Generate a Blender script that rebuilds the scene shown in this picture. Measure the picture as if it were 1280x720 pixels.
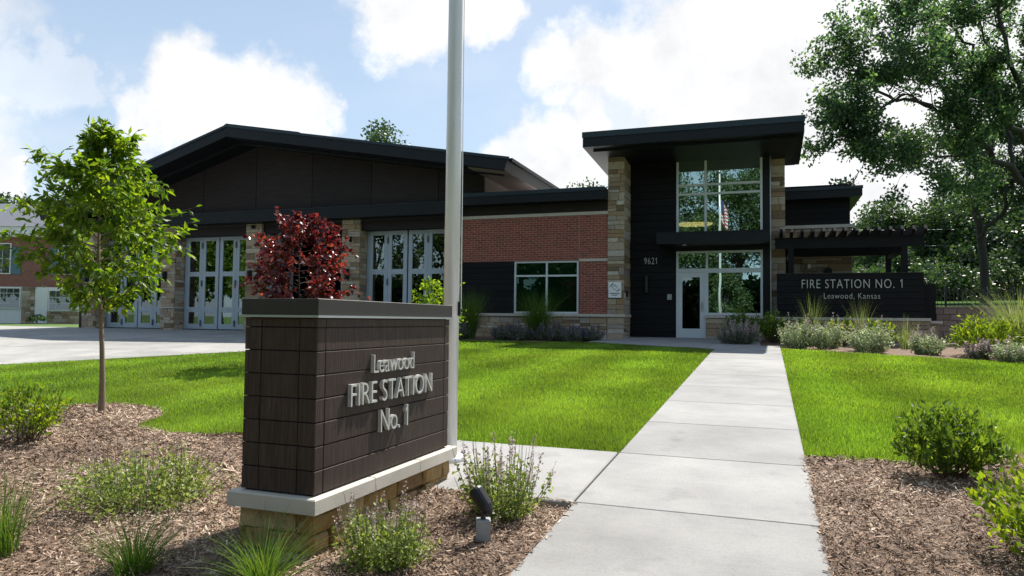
import bpy, bmesh, math, random
import numpy as np
from mathutils import Vector, Matrix
R = math.radians
for o in list(bpy.data.objects): bpy.data.objects.remove(o)
scn = bpy.context.scene
col = scn.collection

# ------------------------------------------------------------------ camera
FPX = 895.0; HC = 1.32
TH = math.atan(320 / FPX); PI_ = R(2.52); RO = R(.65)
FW = np.array([-math.sin(TH)*math.cos(PI_), math.cos(TH)*math.cos(PI_), math.sin(PI_)])
RT = np.array([math.cos(TH), math.sin(TH), 0.])
UP = np.cross(RT, FW)
CR = RT*math.cos(RO) + UP*math.sin(RO)
CU = -RT*math.sin(RO) + UP*math.cos(RO)
CAM = np.array([0., 0., HC])
cd = bpy.data.cameras.new('camera'); cam = bpy.data.objects.new('camera', cd); col.objects.link(cam)
cd.sensor_width = 36; cd.lens = FPX*36/1280; cd.clip_end = 3000; cd.clip_start = .05
cam.matrix_world = Matrix(((CR[0], CU[0], -FW[0], 0), (CR[1], CU[1], -FW[1], 0), (CR[2], CU[2], -FW[2], HC), (0, 0, 0, 1)))
scn.camera = cam

# ------------------------------------------------------------------ sun and sky
KX, KY = .17, .70                       # horizontal offset towards the sun per metre of height
SUN = Vector((KX, KY, 1)).normalized()
EL = math.asin(SUN.z); AZ = math.atan2(SUN.x, SUN.y)
sd = bpy.data.lights.new('sun', 'SUN'); sd.energy = 5.0; sd.angle = R(.55); sd.color = (1, .95, .87)
so = bpy.data.objects.new('sun', sd); col.objects.link(so); so.rotation_euler = SUN.to_track_quat('Z', 'Y').to_euler()
so.location = (0, 0, 40)
w = bpy.data.worlds.new('World'); scn.world = w; w.use_nodes = True
scn.view_settings.view_transform = 'Standard'; scn.view_settings.look = 'None'
scn.view_settings.exposure = .75; scn.view_settings.gamma = 1; scn.view_settings.use_curve_mapping = False

def pray(px, py): return FW + CR*(px-640)/FPX - CU*(py-360)/FPX
def P(px, py, d): return CAM + pray(px, py)*d          # a pixel's direction at a chosen distance
def PY(px, py, Y): v = pray(px, py); return CAM + v*(Y/v[1])

def build_world():
    nt = w.node_tree; nd = nt.nodes; nd.clear(); ln = nt.links.new
    out = nd.new('ShaderNodeOutputWorld'); bg = nd.new('ShaderNodeBackground'); ln(bg.outputs[0], out.inputs[0])
    bg.inputs[1].default_value = .082
    sky = nd.new('ShaderNodeTexSky'); sky.sky_type = 'NISHITA'; sky.sun_disc = False
    sky.sun_elevation = EL; sky.sun_rotation = AZ; sky.air_density = 1.0; sky.dust_density = .6; sky.ozone_density = 1.2
    tc = nd.new('ShaderNodeTexCoord')
    def vm(op, a, b=None, s=None):
        n = nd.new('ShaderNodeVectorMath'); n.operation = op
        for i, q in enumerate((a, b)):
            if q is None: continue
            if hasattr(q, 'is_linked') or hasattr(q, 'links'): ln(q, n.inputs[i])
            else: n.inputs[i].default_value = q
        if s is not None: n.inputs['Scale'].default_value = s
        return n
    def ma(op, a, b=None, c=None, cl=False):
        n = nd.new('ShaderNodeMath'); n.operation = op; n.use_clamp = cl
        for i, q in enumerate((a, b, c)):
            if q is None: continue
            if hasattr(q, 'links'): ln(q, n.inputs[i])
            else: n.inputs[i].default_value = q
        return n.outputs[0]
    D = tc.outputs['Generated']
    def noise(vec, sc, det, rough=.55):
        n = nd.new('ShaderNodeTexNoise'); ln(vec, n.inputs['Vector']); n.inputs['Scale'].default_value = sc
        n.inputs['Detail'].default_value = det; n.inputs['Roughness'].default_value = rough; return n
    # a loose cloud deck that covers the whole sky
    sep = nd.new('ShaderNodeSeparateXYZ'); ln(D, sep.inputs[0])
    zz = ma('ADD', ma('MAXIMUM', sep.outputs[2], 0.), .22)
    cmb = nd.new('ShaderNodeCombineXYZ'); ln(ma('DIVIDE', sep.outputs[0], zz), cmb.inputs[0]); ln(ma('DIVIDE', sep.outputs[1], zz), cmb.inputs[1])
    cmb.inputs[2].default_value = 3.7
    n1 = noise(cmb.outputs[0], 1.15, 9, .56)
    deck = nd.new('ShaderNodeMapRange'); deck.interpolation_type = 'SMOOTHSTEP'; ln(n1.outputs[0], deck.inputs[0])
    deck.inputs[1].default_value = .50; deck.inputs[2].default_value = .78
    # heaped clouds, each a knobbly ball around a direction
    n2 = noise(D, 7, 7, .62)
    ns = noise(D, 22, 5, .6)
    wob = vm('SCALE', vm('SUBTRACT', n2.outputs['Color'], (.5, .5, .5)).outputs[0], None, .20)
    wob2 = vm('SCALE', vm('SUBTRACT', ns.outputs['Color'], (.5, .5, .5)).outputs[0], None, .055)
    dd = vm('ADD', vm('ADD', D, wob.outputs[0]).outputs[0], wob2.outputs[0])
    m = deck.outputs[0]
    m = ma('MULTIPLY', m, .22)
    clouds = [(250, 128, .095, 1.), (335, 142, .085, 1.), (200, 142, .065, .9), (395, 165, .05, .8), (45, 98, .055, .45), (95, 103, .035, .4), (510, -18, .10, 1.), (600, -2, .07, 1.), (750, 80, .10, 1.), (860, 70, .14, 1.),
              (980, 70, .18, 1.), (700, 205, .09, 1.), (1090, 90, .22, 1.), (1010, 215, .14, 1.), (1190, 230, .18, 1.), (640, 215, .06, .9), (900, 190, .16, .7), (810, 150, .12, .6), (0, 215, .04, .9), (-220, 120, .2, .9), (1450, 120, .25, 1.)]
    for (px, py, rad, amt) in clouds:
        c = pray(px, py); c = c/np.linalg.norm(c)
        ds = vm('DISTANCE', dd.outputs[0], tuple(c)).outputs['Value']
        mr = nd.new('ShaderNodeMapRange'); mr.interpolation_type = 'SMOOTHSTEP'; ln(ds, mr.inputs[0])
        mr.inputs[1].default_value = rad*1.08; mr.inputs[2].default_value = rad*.60; mr.inputs[3].default_value = 0; mr.inputs[4].default_value = amt
        m = ma('MAXIMUM', m, mr.outputs[0])
    # cloud brightness: a little grey in the thick parts
    sh = nd.new('ShaderNodeMapRange'); ln(n2.outputs[0], sh.inputs[0]); sh.inputs[1].default_value = .3; sh.inputs[2].default_value = .68
    sh.inputs[3].default_value = 6.3; sh.inputs[4].default_value = 8.8
    cc = nd.new('ShaderNodeCombineColor')
    ln(sh.outputs[0], cc.inputs[0]); ln(ma('MULTIPLY', sh.outputs[0], 1.005), cc.inputs[1]); ln(ma('MULTIPLY', sh.outputs[0], 1.02), cc.inputs[2])
    hz = nd.new('ShaderNodeMapRange'); hz.interpolation_type = 'SMOOTHSTEP'; ln(sep.outputs[2], hz.inputs[0])
    hz.inputs[1].default_value = .55; hz.inputs[2].default_value = .0; hz.inputs[3].default_value = .42; hz.inputs[4].default_value = .74
    veil = nd.new('ShaderNodeMixRGB'); ln(hz.outputs[0], veil.inputs[0]); ln(sky.outputs[0], veil.inputs[1]); veil.inputs[2].default_value = (4.9, 6.1, 7.4, 1)
    mix = nd.new('ShaderNodeMixRGB'); ln(m, mix.inputs[0]); ln(veil.outputs[0], mix.inputs[1]); ln(cc.outputs[0], mix.inputs[2])
    ln(mix.outputs[0], bg.inputs[0])
build_world()

# ------------------------------------------------------------------ materials
MATS = {}
def nodes(name):
    m = bpy.data.materials.new(name); m.use_nodes = True; nt = m.node_tree
    MATS[name] = m
    return m, nt.nodes, nt.links.new, nt.nodes['Principled BSDF'], nt.nodes['Material Output']
def ramp(nd, stops):
    r = nd.new('ShaderNodeValToRGB'); e = r.color_ramp.elements
    while len(e) < len(stops): e.new(.5)
    for i, (p, c) in enumerate(stops): e[i].position = p; e[i].color = (*c, 1)
    return r
def simple(name, c, rough=.6, var=.12, scale=6., bump=.0, bscale=60., metal=0., stretch=None, spec=.5, stops=None, dist=.004, tint=0.):
    """base colour with a soft blotchy variation, fine relief; stops = colours picked by the per-piece 'tint' attribute"""
    m, nd, ln, b, out = nodes(name)
    tc = nd.new('ShaderNodeTexCoord'); vec = tc.outputs['Object']
    if stretch:
        mp = nd.new('ShaderNodeMapping'); mp.inputs['Scale'].default_value = stretch; ln(vec, mp.inputs[0]); vec = mp.outputs[0]
    n = nd.new('ShaderNodeTexNoise'); ln(vec, n.inputs['Vector']); n.inputs['Scale'].default_value = scale; n.inputs['Detail'].default_value = 6; n.inputs['Roughness'].default_value = .6
    if stops:
        at = nd.new('ShaderNodeAttribute'); at.attribute_name = 'tint'; r = ramp(nd, stops); ln(at.outputs['Fac'], r.inputs[0]); base = r.outputs[0]
    else:
        rgb = nd.new('ShaderNodeRGB'); rgb.outputs[0].default_value = (*c, 1); base = rgb.outputs[0]
    mr = nd.new('ShaderNodeMapRange'); ln(n.outputs[0], mr.inputs[0]); mr.inputs[1].default_value = .25; mr.inputs[2].default_value = .75
    mr.inputs[3].default_value = 1-var; mr.inputs[4].default_value = 1+var
    val = mr.outputs[0]
    if tint:
        at2 = nd.new('ShaderNodeAttribute'); at2.attribute_name = 'tint'
        m2 = nd.new('ShaderNodeMapRange'); ln(at2.outputs['Fac'], m2.inputs[0]); m2.inputs[3].default_value = 1-tint; m2.inputs[4].default_value = 1+tint
        mm = nd.new('ShaderNodeMath'); mm.operation = 'MULTIPLY'; ln(val, mm.inputs[0]); ln(m2.outputs[0], mm.inputs[1]); val = mm.outputs[0]
    vv = nd.new('ShaderNodeVectorMath'); vv.operation = 'SCALE'; ln(base, vv.inputs[0]); ln(val, vv.inputs['Scale'])
    ln(vv.outputs[0], b.inputs['Base Color'])
    b.inputs['Roughness'].default_value = rough; b.inputs['Metallic'].default_value = metal; b.inputs['Specular IOR Level'].default_value = spec
    if bump:
        n2 = nd.new('ShaderNodeTexNoise'); ln(vec, n2.inputs['Vector']); n2.inputs['Scale'].default_value = bscale; n2.inputs['Detail'].default_value = 5
        bp = nd.new('ShaderNodeBump'); bp.inputs['Strength'].default_value = bump; bp.inputs['Distance'].default_value = dist; ln(n2.outputs[0], bp.inputs['Height']); ln(bp.outputs[0], b.inputs['Normal'])
    return m
simple('dark_panel', (.0270, .0205, .0200), .6, .35, 3, .25, 40, stretch=(.6, 1, 7), spec=.2, tint=.2)
simple('dark_siding', (.0095, .0093, .0108), .6, .3, 3, .2, 40, stretch=(.6, 1, 7), spec=.16, tint=.2)
simple('dark_metal', (.0085, .0105, .0130), .5, .15, 2, 0, spec=.25)
simple('flashing', (.016, .030, .038), .4, .08, 2, 0, metal=.3)
simple('soffit', (.24, .19, .165), .6, .15, 3, .1, 40, stretch=(7, .6, 1))
simple('tan_siding', (.22, .17, .15), .6, .15, 3, .15, 40, stretch=(1, .6, 7), tint=.12)
simple('limestone', (.52, .47, .40), .8, .10, 5, .25, 90)
simple('cast_stone', (.54, .49, .41), .8, .12, 5, .25, 120)
STONE = [(0, (.17, .115, .065)), (.2, (.36, .26, .16)), (.4, (.46, .39, .29)), (.6, (.29, .185, .095)), (.8, (.52, .47, .39)), (1, (.22, .165, .12))]
simple('stone', None, .85, .22, 9, .5, 35, stops=STONE, dist=.012)
SIGNSTONE = [(0, (.13, .075, .026)), (.3, (.33, .20, .065)), (.55, (.48, .37, .19)), (.8, (.20, .115, .038)), (1, (.42, .28, .10))]
simple('sign_stone', None, .8, .35, 12, .9, 28, stops=SIGNSTONE, dist=.02)
simple('mortar', (.34, .31, .27), .9, .1, 30)
simple('frame', (.60, .64, .66), .4, .04, 3, 0, metal=.0)
simple('door_paint', (.40, .465, .515), .42, .05, 3)
simple('hardware', (.10, .12, .14), .4, .05, 3, metal=.5)
simple('black', (.010, .010, .011), .45, .1, 6)
simple('steel', (.42, .43, .43), .35, .06, 8, metal=.9)
simple('galvanised', (.30, .31, .32), .55, .14, 30, .1, 90, metal=.3)
simple('letter_metal', (.56, .55, .52), .38, .06, 9, metal=.25)
simple('pole_paint', (.72, .72, .70), .30, .04, 2, 0, metal=.15, spec=.6)
simple('white', (.80, .80, .78), .6, .04, 5)
simple('black_ink', (.02, .02, .022), .7, .0)
simple('interior', (.10, .10, .10), .9, .1, 2)
simple('interior_floor', (.12, .12, .115), .5, .1, 2)
simple('wood_lamp', (.65, .45, .22), .5, .1, 4)
MATS['wood_lamp'].node_tree.nodes['Principled BSDF'].inputs['Emission Color'].default_value = (1, .50, .20, 1)
MATS['wood_lamp'].node_tree.nodes['Principled BSDF'].inputs['Emission Strength'].default_value = 4.5
simple('bark', (.042, .035, .031), .9, .35, 14, .8, 40, stretch=(3, 3, .6), dist=.02)
simple('bark_young', (.20, .145, .095), .8, .25, 14, .4, 60, stretch=(3, 3, .6))
simple('stem', (.20, .22, .09), .7, .2, 14)
simple('woody', (.11, .07, .045), .8, .2, 14)
simple('asphalt', (.055, .055, .056), .9, .15, 3, .3, 200)
simple('shingle', (.12, .13, .15), .85, .25, 14, .4, 40)
simple('house_stone', None, .85, .2, 9, .4, 30, stops=STONE)
simple('block', None, .9, .15, 9, .4, 60, stops=[(0, (.28, .18, .14)), (.5, (.36, .25, .20)), (1, (.24, .155, .125))])
simple('shutter', (.09, .17, .22), .6, .1, 6)
simple('flag_red', (.45, .03, .04), .8); simple('flag_white', (.8, .8, .8), .8); simple('flag_blue', (.03, .05, .2), .8)
simple('soil', (.060, .048, .030), .95, .3, 10, .5, 30)

def concrete(name, c):
    m, nd, ln, b, out = nodes(name)
    tc = nd.new('ShaderNodeTexCoord'); v = tc.outputs['Object']
    big = nd.new('ShaderNodeTexNoise'); ln(v, big.inputs['Vector']); big.inputs['Scale'].default_value = 1.1; big.inputs['Detail'].default_value = 8; big.inputs['Roughness'].default_value = .62
    mp = nd.new('ShaderNodeMapping'); mp.inputs['Scale'].default_value = (1, 22, 1); ln(v, mp.inputs[0])
    br = nd.new('ShaderNodeTexNoise'); ln(mp.outputs[0], br.inputs['Vector']); br.inputs['Scale'].default_value = 4.; br.inputs['Detail'].default_value = 5; br.inputs['Roughness'].default_value = .7
    fine = nd.new('ShaderNodeTexNoise'); ln(v, fine.inputs['Vector']); fine.inputs['Scale'].default_value = 90; fine.inputs['Detail'].default_value = 3
    st = nd.new('ShaderNodeTexNoise'); ln(v, st.inputs['Vector']); st.inputs['Scale'].default_value = 2.6; st.inputs['Detail'].default_value = 4
    at = nd.new('ShaderNodeAttribute'); at.attribute_name = 'tint'
    def mr(s, a, b_, lo, hi):
        n = nd.new('ShaderNodeMapRange'); ln(s, n.inputs[0]); n.inputs[1].default_value = a; n.inputs[2].default_value = b_; n.inputs[3].default_value = lo; n.inputs[4].default_value = hi; return n.outputs[0]
    def mul(a, b_):
        n = nd.new('ShaderNodeMath'); n.operation = 'MULTIPLY'; ln(a, n.inputs[0]); ln(b_, n.inputs[1]); return n.outputs[0]
    val = mul(mul(mul(mr(big.outputs[0], .3, .7, .76, 1.16), mr(br.outputs[0], .3, .7, .93, 1.05)), mr(fine.outputs[0], .3, .7, .88, 1.10)), mul(mr(st.outputs[0], .60, .76, 1, .76), mr(at.outputs['Fac'], 0, 1, .86, 1.07)))
    sc = nd.new('ShaderNodeVectorMath'); sc.operation = 'SCALE'; sc.inputs[0].default_value = c; ln(val, sc.inputs['Scale']); ln(sc.outputs[0], b.inputs['Base Color'])
    # hairline cracks in a few places
    wv = nd.new('ShaderNodeVectorMath'); wv.operation = 'MULTIPLY_ADD'; ln(st.outputs['Color'], wv.inputs[0]); wv.inputs[1].default_value = (.5, .5, .5); ln(v, wv.inputs[2])
    vo = nd.new('ShaderNodeTexVoronoi'); vo.feature = 'DISTANCE_TO_EDGE'; ln(wv.outputs[0], vo.inputs['Vector']); vo.inputs['Scale'].default_value = .42
    cr_ = mr(vo.outputs['Distance'], .0, .0035, 1, 0); msk = mr(big.outputs[0], .60, .66, 0, 1)
    cm = mr(mul(cr_, msk), 0, 1, 1, .75); val = mul(val, cm)
    sp_ = nd.new('ShaderNodeTexNoise'); ln(v, sp_.inputs['Vector']); sp_.inputs['Scale'].default_value = 34; sp_.inputs['Detail'].default_value = 2
    val = mul(val, mr(sp_.outputs[0], .70, .76, 1, .72)); ln(val, sc.inputs['Scale'])
    b.inputs['Roughness'].default_value = .85
    bp = nd.new('ShaderNodeBump'); bp.inputs['Strength'].default_value = .35; bp.inputs['Distance'].default_value = .004; ln(br.outputs[0], bp.inputs['Height']); ln(bp.outputs[0], b.inputs['Normal'])
concrete('concrete', (.295, .288, .278)); concrete('drive_concrete', (.335, .325, .305))

def brick_mat(name, cols, mort):
    m, nd, ln, b, out = nodes(name)
    tc = nd.new('ShaderNodeTexCoord'); sp = nd.new('ShaderNodeSeparateXYZ'); ln(tc.outputs['Object'], sp.inputs[0])
    ad = nd.new('ShaderNodeMath'); ad.operation = 'ADD'; ln(sp.outputs[0], ad.inputs[0]); ln(sp.outputs[1], ad.inputs[1])
    cb = nd.new('ShaderNodeCombineXYZ'); ln(ad.outputs[0], cb.inputs[0]); ln(sp.outputs[2], cb.inputs[1])
    bt = nd.new('ShaderNodeTexBrick'); ln(cb.outputs[0], bt.inputs['Vector'])
    bt.inputs['Color1'].default_value = (*cols[0], 1); bt.inputs['Color2'].default_value = (*cols[1], 1); bt.inputs['Mortar'].default_value = (*mort, 1)
    bt.inputs['Scale'].default_value = 1; bt.inputs['Brick Width'].default_value = .225; bt.inputs['Row Height'].default_value = .0755; bt.inputs['Mortar Size'].default_value = .0068; bt.inputs['Mortar Smooth'].default_value = .1
    bt.inputs['Bias'].default_value = -.1
    n = nd.new('ShaderNodeTexNoise'); ln(tc.outputs['Object'], n.inputs['Vector']); n.inputs['Scale'].default_value = 14; n.inputs['Detail'].default_value = 5
    mr = nd.new('ShaderNodeMapRange'); ln(n.outputs[0], mr.inputs[0]); mr.inputs[1].default_value = .3; mr.inputs[2].default_value = .7; mr.inputs[3].default_value = .72; mr.inputs[4].default_value = 1.25
    sc = nd.new('ShaderNodeVectorMath'); sc.operation = 'SCALE'; ln(bt.outputs[0], sc.inputs[0]); ln(mr.outputs[0], sc.inputs['Scale']); ln(sc.outputs[0], b.inputs['Base Color'])
    b.inputs['Roughness'].default_value = .85
    bp = nd.new('ShaderNodeBump'); bp.inputs['Strength'].default_value = .8; bp.inputs['Distance'].default_value = .008; bp.invert = True; ln(bt.outputs['Fac'], bp.inputs['Height']); ln(bp.outputs[0], b.inputs['Normal'])
brick_mat('brick', ((.32, .075, .045), (.18, .046, .032)), (.36, .28, .22))
brick_mat('house_brick', ((.30, .10, .075), (.21, .07, .055)), (.34, .27, .22))

def glass(name, refl, trans, fac):
    m, nd, ln, b, out = nodes(name); nd.remove(b)
    g = nd.new('ShaderNodeBsdfGlossy'); g.inputs[0].default_value = (*refl, 1); g.inputs['Roughness'].default_value = .004
    t = nd.new('ShaderNodeBsdfTransparent'); t.inputs[0].default_value = (*trans, 1)
    fr = nd.new('ShaderNodeFresnel'); fr.inputs[0].default_value = 1.5
    mr = nd.new('ShaderNodeMapRange'); ln(fr.outputs[0], mr.inputs[0]); mr.inputs[1].default_value = .04; mr.inputs[2].default_value = 1; mr.inputs[3].default_value = fac; mr.inputs[4].default_value = 1
    tc = nd.new('ShaderNodeTexCoord'); nz = nd.new('ShaderNodeTexNoise'); ln(tc.outputs['Object'], nz.inputs['Vector']); nz.inputs['Scale'].default_value = .7; nz.inputs['Detail'].default_value = 1
    bp = nd.new('ShaderNodeBump'); bp.inputs['Strength'].default_value = .12; bp.inputs['Distance'].default_value = .02; ln(nz.outputs[0], bp.inputs['Height']); ln(bp.outputs[0], g.inputs['Normal'])
    mx = nd.new('ShaderNodeMixShader'); ln(mr.outputs[0], mx.inputs[0]); ln(t.outputs[0], mx.inputs[1]); ln(g.outputs[0], mx.inputs[2]); ln(mx.outputs[0], out.inputs[0])
glass('tower_glass', (.70, .92, .90), (.36, .46, .42), .46)
glass('office_glass', (.40, .62, .55), (.30, .52, .44), .08)
glass('clear_glass', (.85, .92, .92), (.55, .62, .60), .17)
glass('house_glass', (.85, .92, .95), (.35, .38, .40), .16)

def leaf_mat(name, stops, trans=.4, tcol=None, rough=.45, spec=.4):
    m, nd, ln, b, out = nodes(name)
    at = nd.new('ShaderNodeAttribute'); at.attribute_name = 'tint'; r = ramp(nd, stops); ln(at.outputs['Fac'], r.inputs[0])
    ln(r.outputs[0], b.inputs['Base Color']); b.inputs['Roughness'].default_value = rough; b.inputs['Specular IOR Level'].default_value = spec
    t = nd.new('ShaderNodeBsdfTranslucent')
    mu = nd.new('ShaderNodeMixRGB'); mu.blend_type = 'MULTIPLY'; mu.inputs[0].default_value = 1; ln(r.outputs[0], mu.inputs[1]); mu.inputs[2].default_value = (*(tcol or (1.9, 1.7, .7)), 1)
    ln(mu.outputs[0], t.inputs[0])
    mx = nd.new('ShaderNodeMixShader'); mx.inputs[0].default_value = trans; ln(b.outputs[0], mx.inputs[1]); ln(t.outputs[0], mx.inputs[2]); ln(mx.outputs[0], out.inputs[0])
G = lambda *a: a
leaf_mat('leaf_young', [(0, (.050, .110, .012)), (.5, (.105, .190, .016)), (1, (.20, .285, .030))], .54, (2.1, 1.9, .6))
leaf_mat('leaf_red', [(0, (.028, .006, .010)), (.45, (.085, .013, .020)), (.78, (.150, .026, .028)), (1, (.22, .075, .035))], .40, (2.3, 1.2, .9), .3, .6)
leaf_mat('leaf_big', [(0, (.016, .044, .026)), (.5, (.040, .085, .042)), (1, (.14, .205, .085))], .56, (1.8, 1.9, 1.05))
leaf_mat('leaf_far', [(0, (.020, .046, .022)), (.5, (.042, .080, .034)), (1, (.085, .130, .046))], .35, (1.5, 1.6, .8))
leaf_mat('leaf_street', [(0, (.040, .075, .034)), (.5, (.085, .135, .056)), (1, (.15, .205, .085))], .4, (1.5, 1.5, .9))
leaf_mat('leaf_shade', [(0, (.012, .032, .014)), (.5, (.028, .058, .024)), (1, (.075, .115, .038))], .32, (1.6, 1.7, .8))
leaf_mat('leaf_shrub', [(0, (.065, .130, .012)), (.5, (.140, .225, .016)), (1, (.25, .33, .03))], .45)
leaf_mat('leaf_dark', [(0, (.042, .095, .014)), (.5, (.090, .170, .020)), (1, (.18, .265, .036))], .46)
leaf_mat('leaf_sage', [(0, (.12, .18, .045)), (.5, (.215, .285, .07)), (1, (.34, .38, .11))], .42, (1.4, 1.4, .8))
leaf_mat('leaf_silver', [(0, (.20, .26, .13)), (.5, (.36, .43, .23)), (1, (.54, .60, .38))], .3, (1.1, 1.1, .9))
leaf_mat('leaf_lavender', [(0, (.085, .11, .075)), (.5, (.14, .165, .12)), (1, (.21, .22, .19))], .3, (1.2, 1.2, 1.))
leaf_mat('flower_pale', [(0, (.36, .28, .32)), (.5, (.46, .38, .36)), (1, (.55, .47, .41))], .35, (1.1, 1, 1))
leaf_mat('flower_purple', [(0, (.12, .105, .15)), (.5, (.17, .15, .20)), (1, (.24, .21, .25))], .3, (1.1, 1, 1.2))
leaf_mat('blade', [(0, (.045, .110, .016)), (.5, (.075, .155, .022)), (1, (.14, .215, .045))], .4)
leaf_mat('blade_pale', [(0, (.14, .19, .06)), (.5, (.21, .26, .09)), (1, (.31, .34, .15))], .4, (1.4, 1.4, .8))

def lawn_mat(name, soil):
    m, nd, ln, b, out = nodes(name)
    tc = nd.new('ShaderNodeTexCoord'); v = tc.outputs['Object']
    at = nd.new('ShaderNodeAttribute'); at.attribute_name = 'tint'
    r = ramp(nd, [(0, (.080, .155, .022)), (.5, (.160, .268, .034)), (.9, (.250, .350, .054)), (1, (.36, .33, .13))]); ln(at.outputs['Fac'], r.inputs[0])
    n = nd.new('ShaderNodeTexNoise'); ln(v, n.inputs['Vector']); n.inputs['Scale'].default_value = .7; n.inputs['Detail'].default_value = 5
    mr = nd.new('ShaderNodeMapRange'); ln(n.outputs[0], mr.inputs[0]); mr.inputs[1].default_value = .3; mr.inputs[2].default_value = .7; mr.inputs[3].default_value = .74; mr.inputs[4].default_value = 1.22
    wv = nd.new('ShaderNodeTexWave'); ln(v, wv.inputs['Vector']); wv.bands_direction = 'X'; wv.inputs['Scale'].default_value = .19; wv.inputs['Distortion'].default_value = .6; wv.inputs['Detail'].default_value = 1
    m2 = nd.new('ShaderNodeMapRange'); ln(wv.outputs['Fac'], m2.inputs[0]); m2.inputs[3].default_value = .82; m2.inputs[4].default_value = 1.15
    mm = nd.new('ShaderNodeMath'); mm.operation = 'MULTIPLY'; ln(mr.outputs[0], mm.inputs[0]); ln(m2.outputs[0], mm.inputs[1])
    sc = nd.new('ShaderNodeVectorMath'); sc.operation = 'SCALE'; ln(r.outputs[0], sc.inputs[0]); ln(mm.outputs[0], sc.inputs['Scale'])
    if soil: b.inputs['Base Color'].default_value = (.05, .075, .012, 1); b.inputs['Roughness'].default_value = 1; b.inputs['Specular IOR Level'].default_value = .1; return
    ln(sc.outputs[0], b.inputs['Base Color']); b.inputs['Roughness'].default_value = .5; b.inputs['Specular IOR Level'].default_value = .3
    t = nd.new('ShaderNodeBsdfTranslucent'); mu = nd.new('ShaderNodeMixRGB'); mu.blend_type = 'MULTIPLY'; mu.inputs[0].default_value = 1; ln(sc.outputs[0], mu.inputs[1]); mu.inputs[2].default_value = (1.6, 1.6, .6, 1); ln(mu.outputs[0], t.inputs[0])
    mx = nd.new('ShaderNodeMixShader'); mx.inputs[0].default_value = .5; ln(b.outputs[0], mx.inputs[1]); ln(t.outputs[0], mx.inputs[2]); ln(mx.outputs[0], out.inputs[0])
lawn_mat('grass', False); lawn_mat('turf', True)
simple('far_grass', (.075, .135, .020), .9, .3, 2.5, .6, 30)
simple('bank_grass', (.045, .095, .016), 1., .35, 2.5, .0, 30, spec=.05)
simple('mulch', (.18, .118, .080), .95, .45, 22, .9, 60, dist=.02)
simple('chip', None, .85, .2, 30, stops=[(0, (.058, .035, .023)), (.3, (.20, .128, .083)), (.6, (.38, .27, .19)), (.85, (.52, .40, .295)), (1, (.68, .56, .44))])

def sign_wood():
    m, nd, ln, b, out = nodes('sign_board')
    tc = nd.new('ShaderNodeTexCoord'); mp = nd.new('ShaderNodeMapping'); mp.inputs['Scale'].default_value = (75, 75, 4.5); ln(tc.outputs['Object'], mp.inputs[0])
    wob = nd.new('ShaderNodeTexNoise'); ln(tc.outputs['Object'], wob.inputs['Vector']); wob.inputs['Scale'].default_value = 7
    g = nd.new('ShaderNodeTexNoise'); ln(mp.outputs[0], g.inputs['Vector']); g.inputs['Scale'].default_value = 1; g.inputs['Detail'].default_value = 6; g.inputs['Roughness'].default_value = .7
    at = nd.new('ShaderNodeAttribute'); at.attribute_name = 'tint'
    r = ramp(nd, [(.2, (.024, .0150, .0115)), (.5, (.050, .034, .027)), (.85, (.100, .072, .058))]); 
    ad = nd.new('ShaderNodeMath'); ad.operation = 'MULTIPLY_ADD'; ln(at.outputs['Fac'], ad.inputs[0]); ad.inputs[1].default_value = .16; 
    sb = nd.new('ShaderNodeMath'); sb.operation = 'SUBTRACT'; ln(g.outputs[0], sb.inputs[0]); sb.inputs[1].default_value = .08; ln(sb.outputs[0], ad.inputs[2]); ln(ad.outputs[0], r.inputs[0])
    ln(r.outputs[0], b.inputs['Base Color']); b.inputs['Roughness'].default_value = .6; b.inputs['Specular IOR Level'].default_value = .22
    bp = nd.new('ShaderNodeBump'); bp.inputs['Strength'].default_value = .8; bp.inputs['Distance'].default_value = .004; ln(g.outputs[0], bp.inputs['Height']); ln(bp.outputs[0], b.inputs['Normal'])
sign_wood()
simple('sign_cap', (.024, .020, .017), .55, .14, 10, .2, 60)
simple('trim_metal', (.50, .50, .51), .42, .05, 5, metal=.85)

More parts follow.
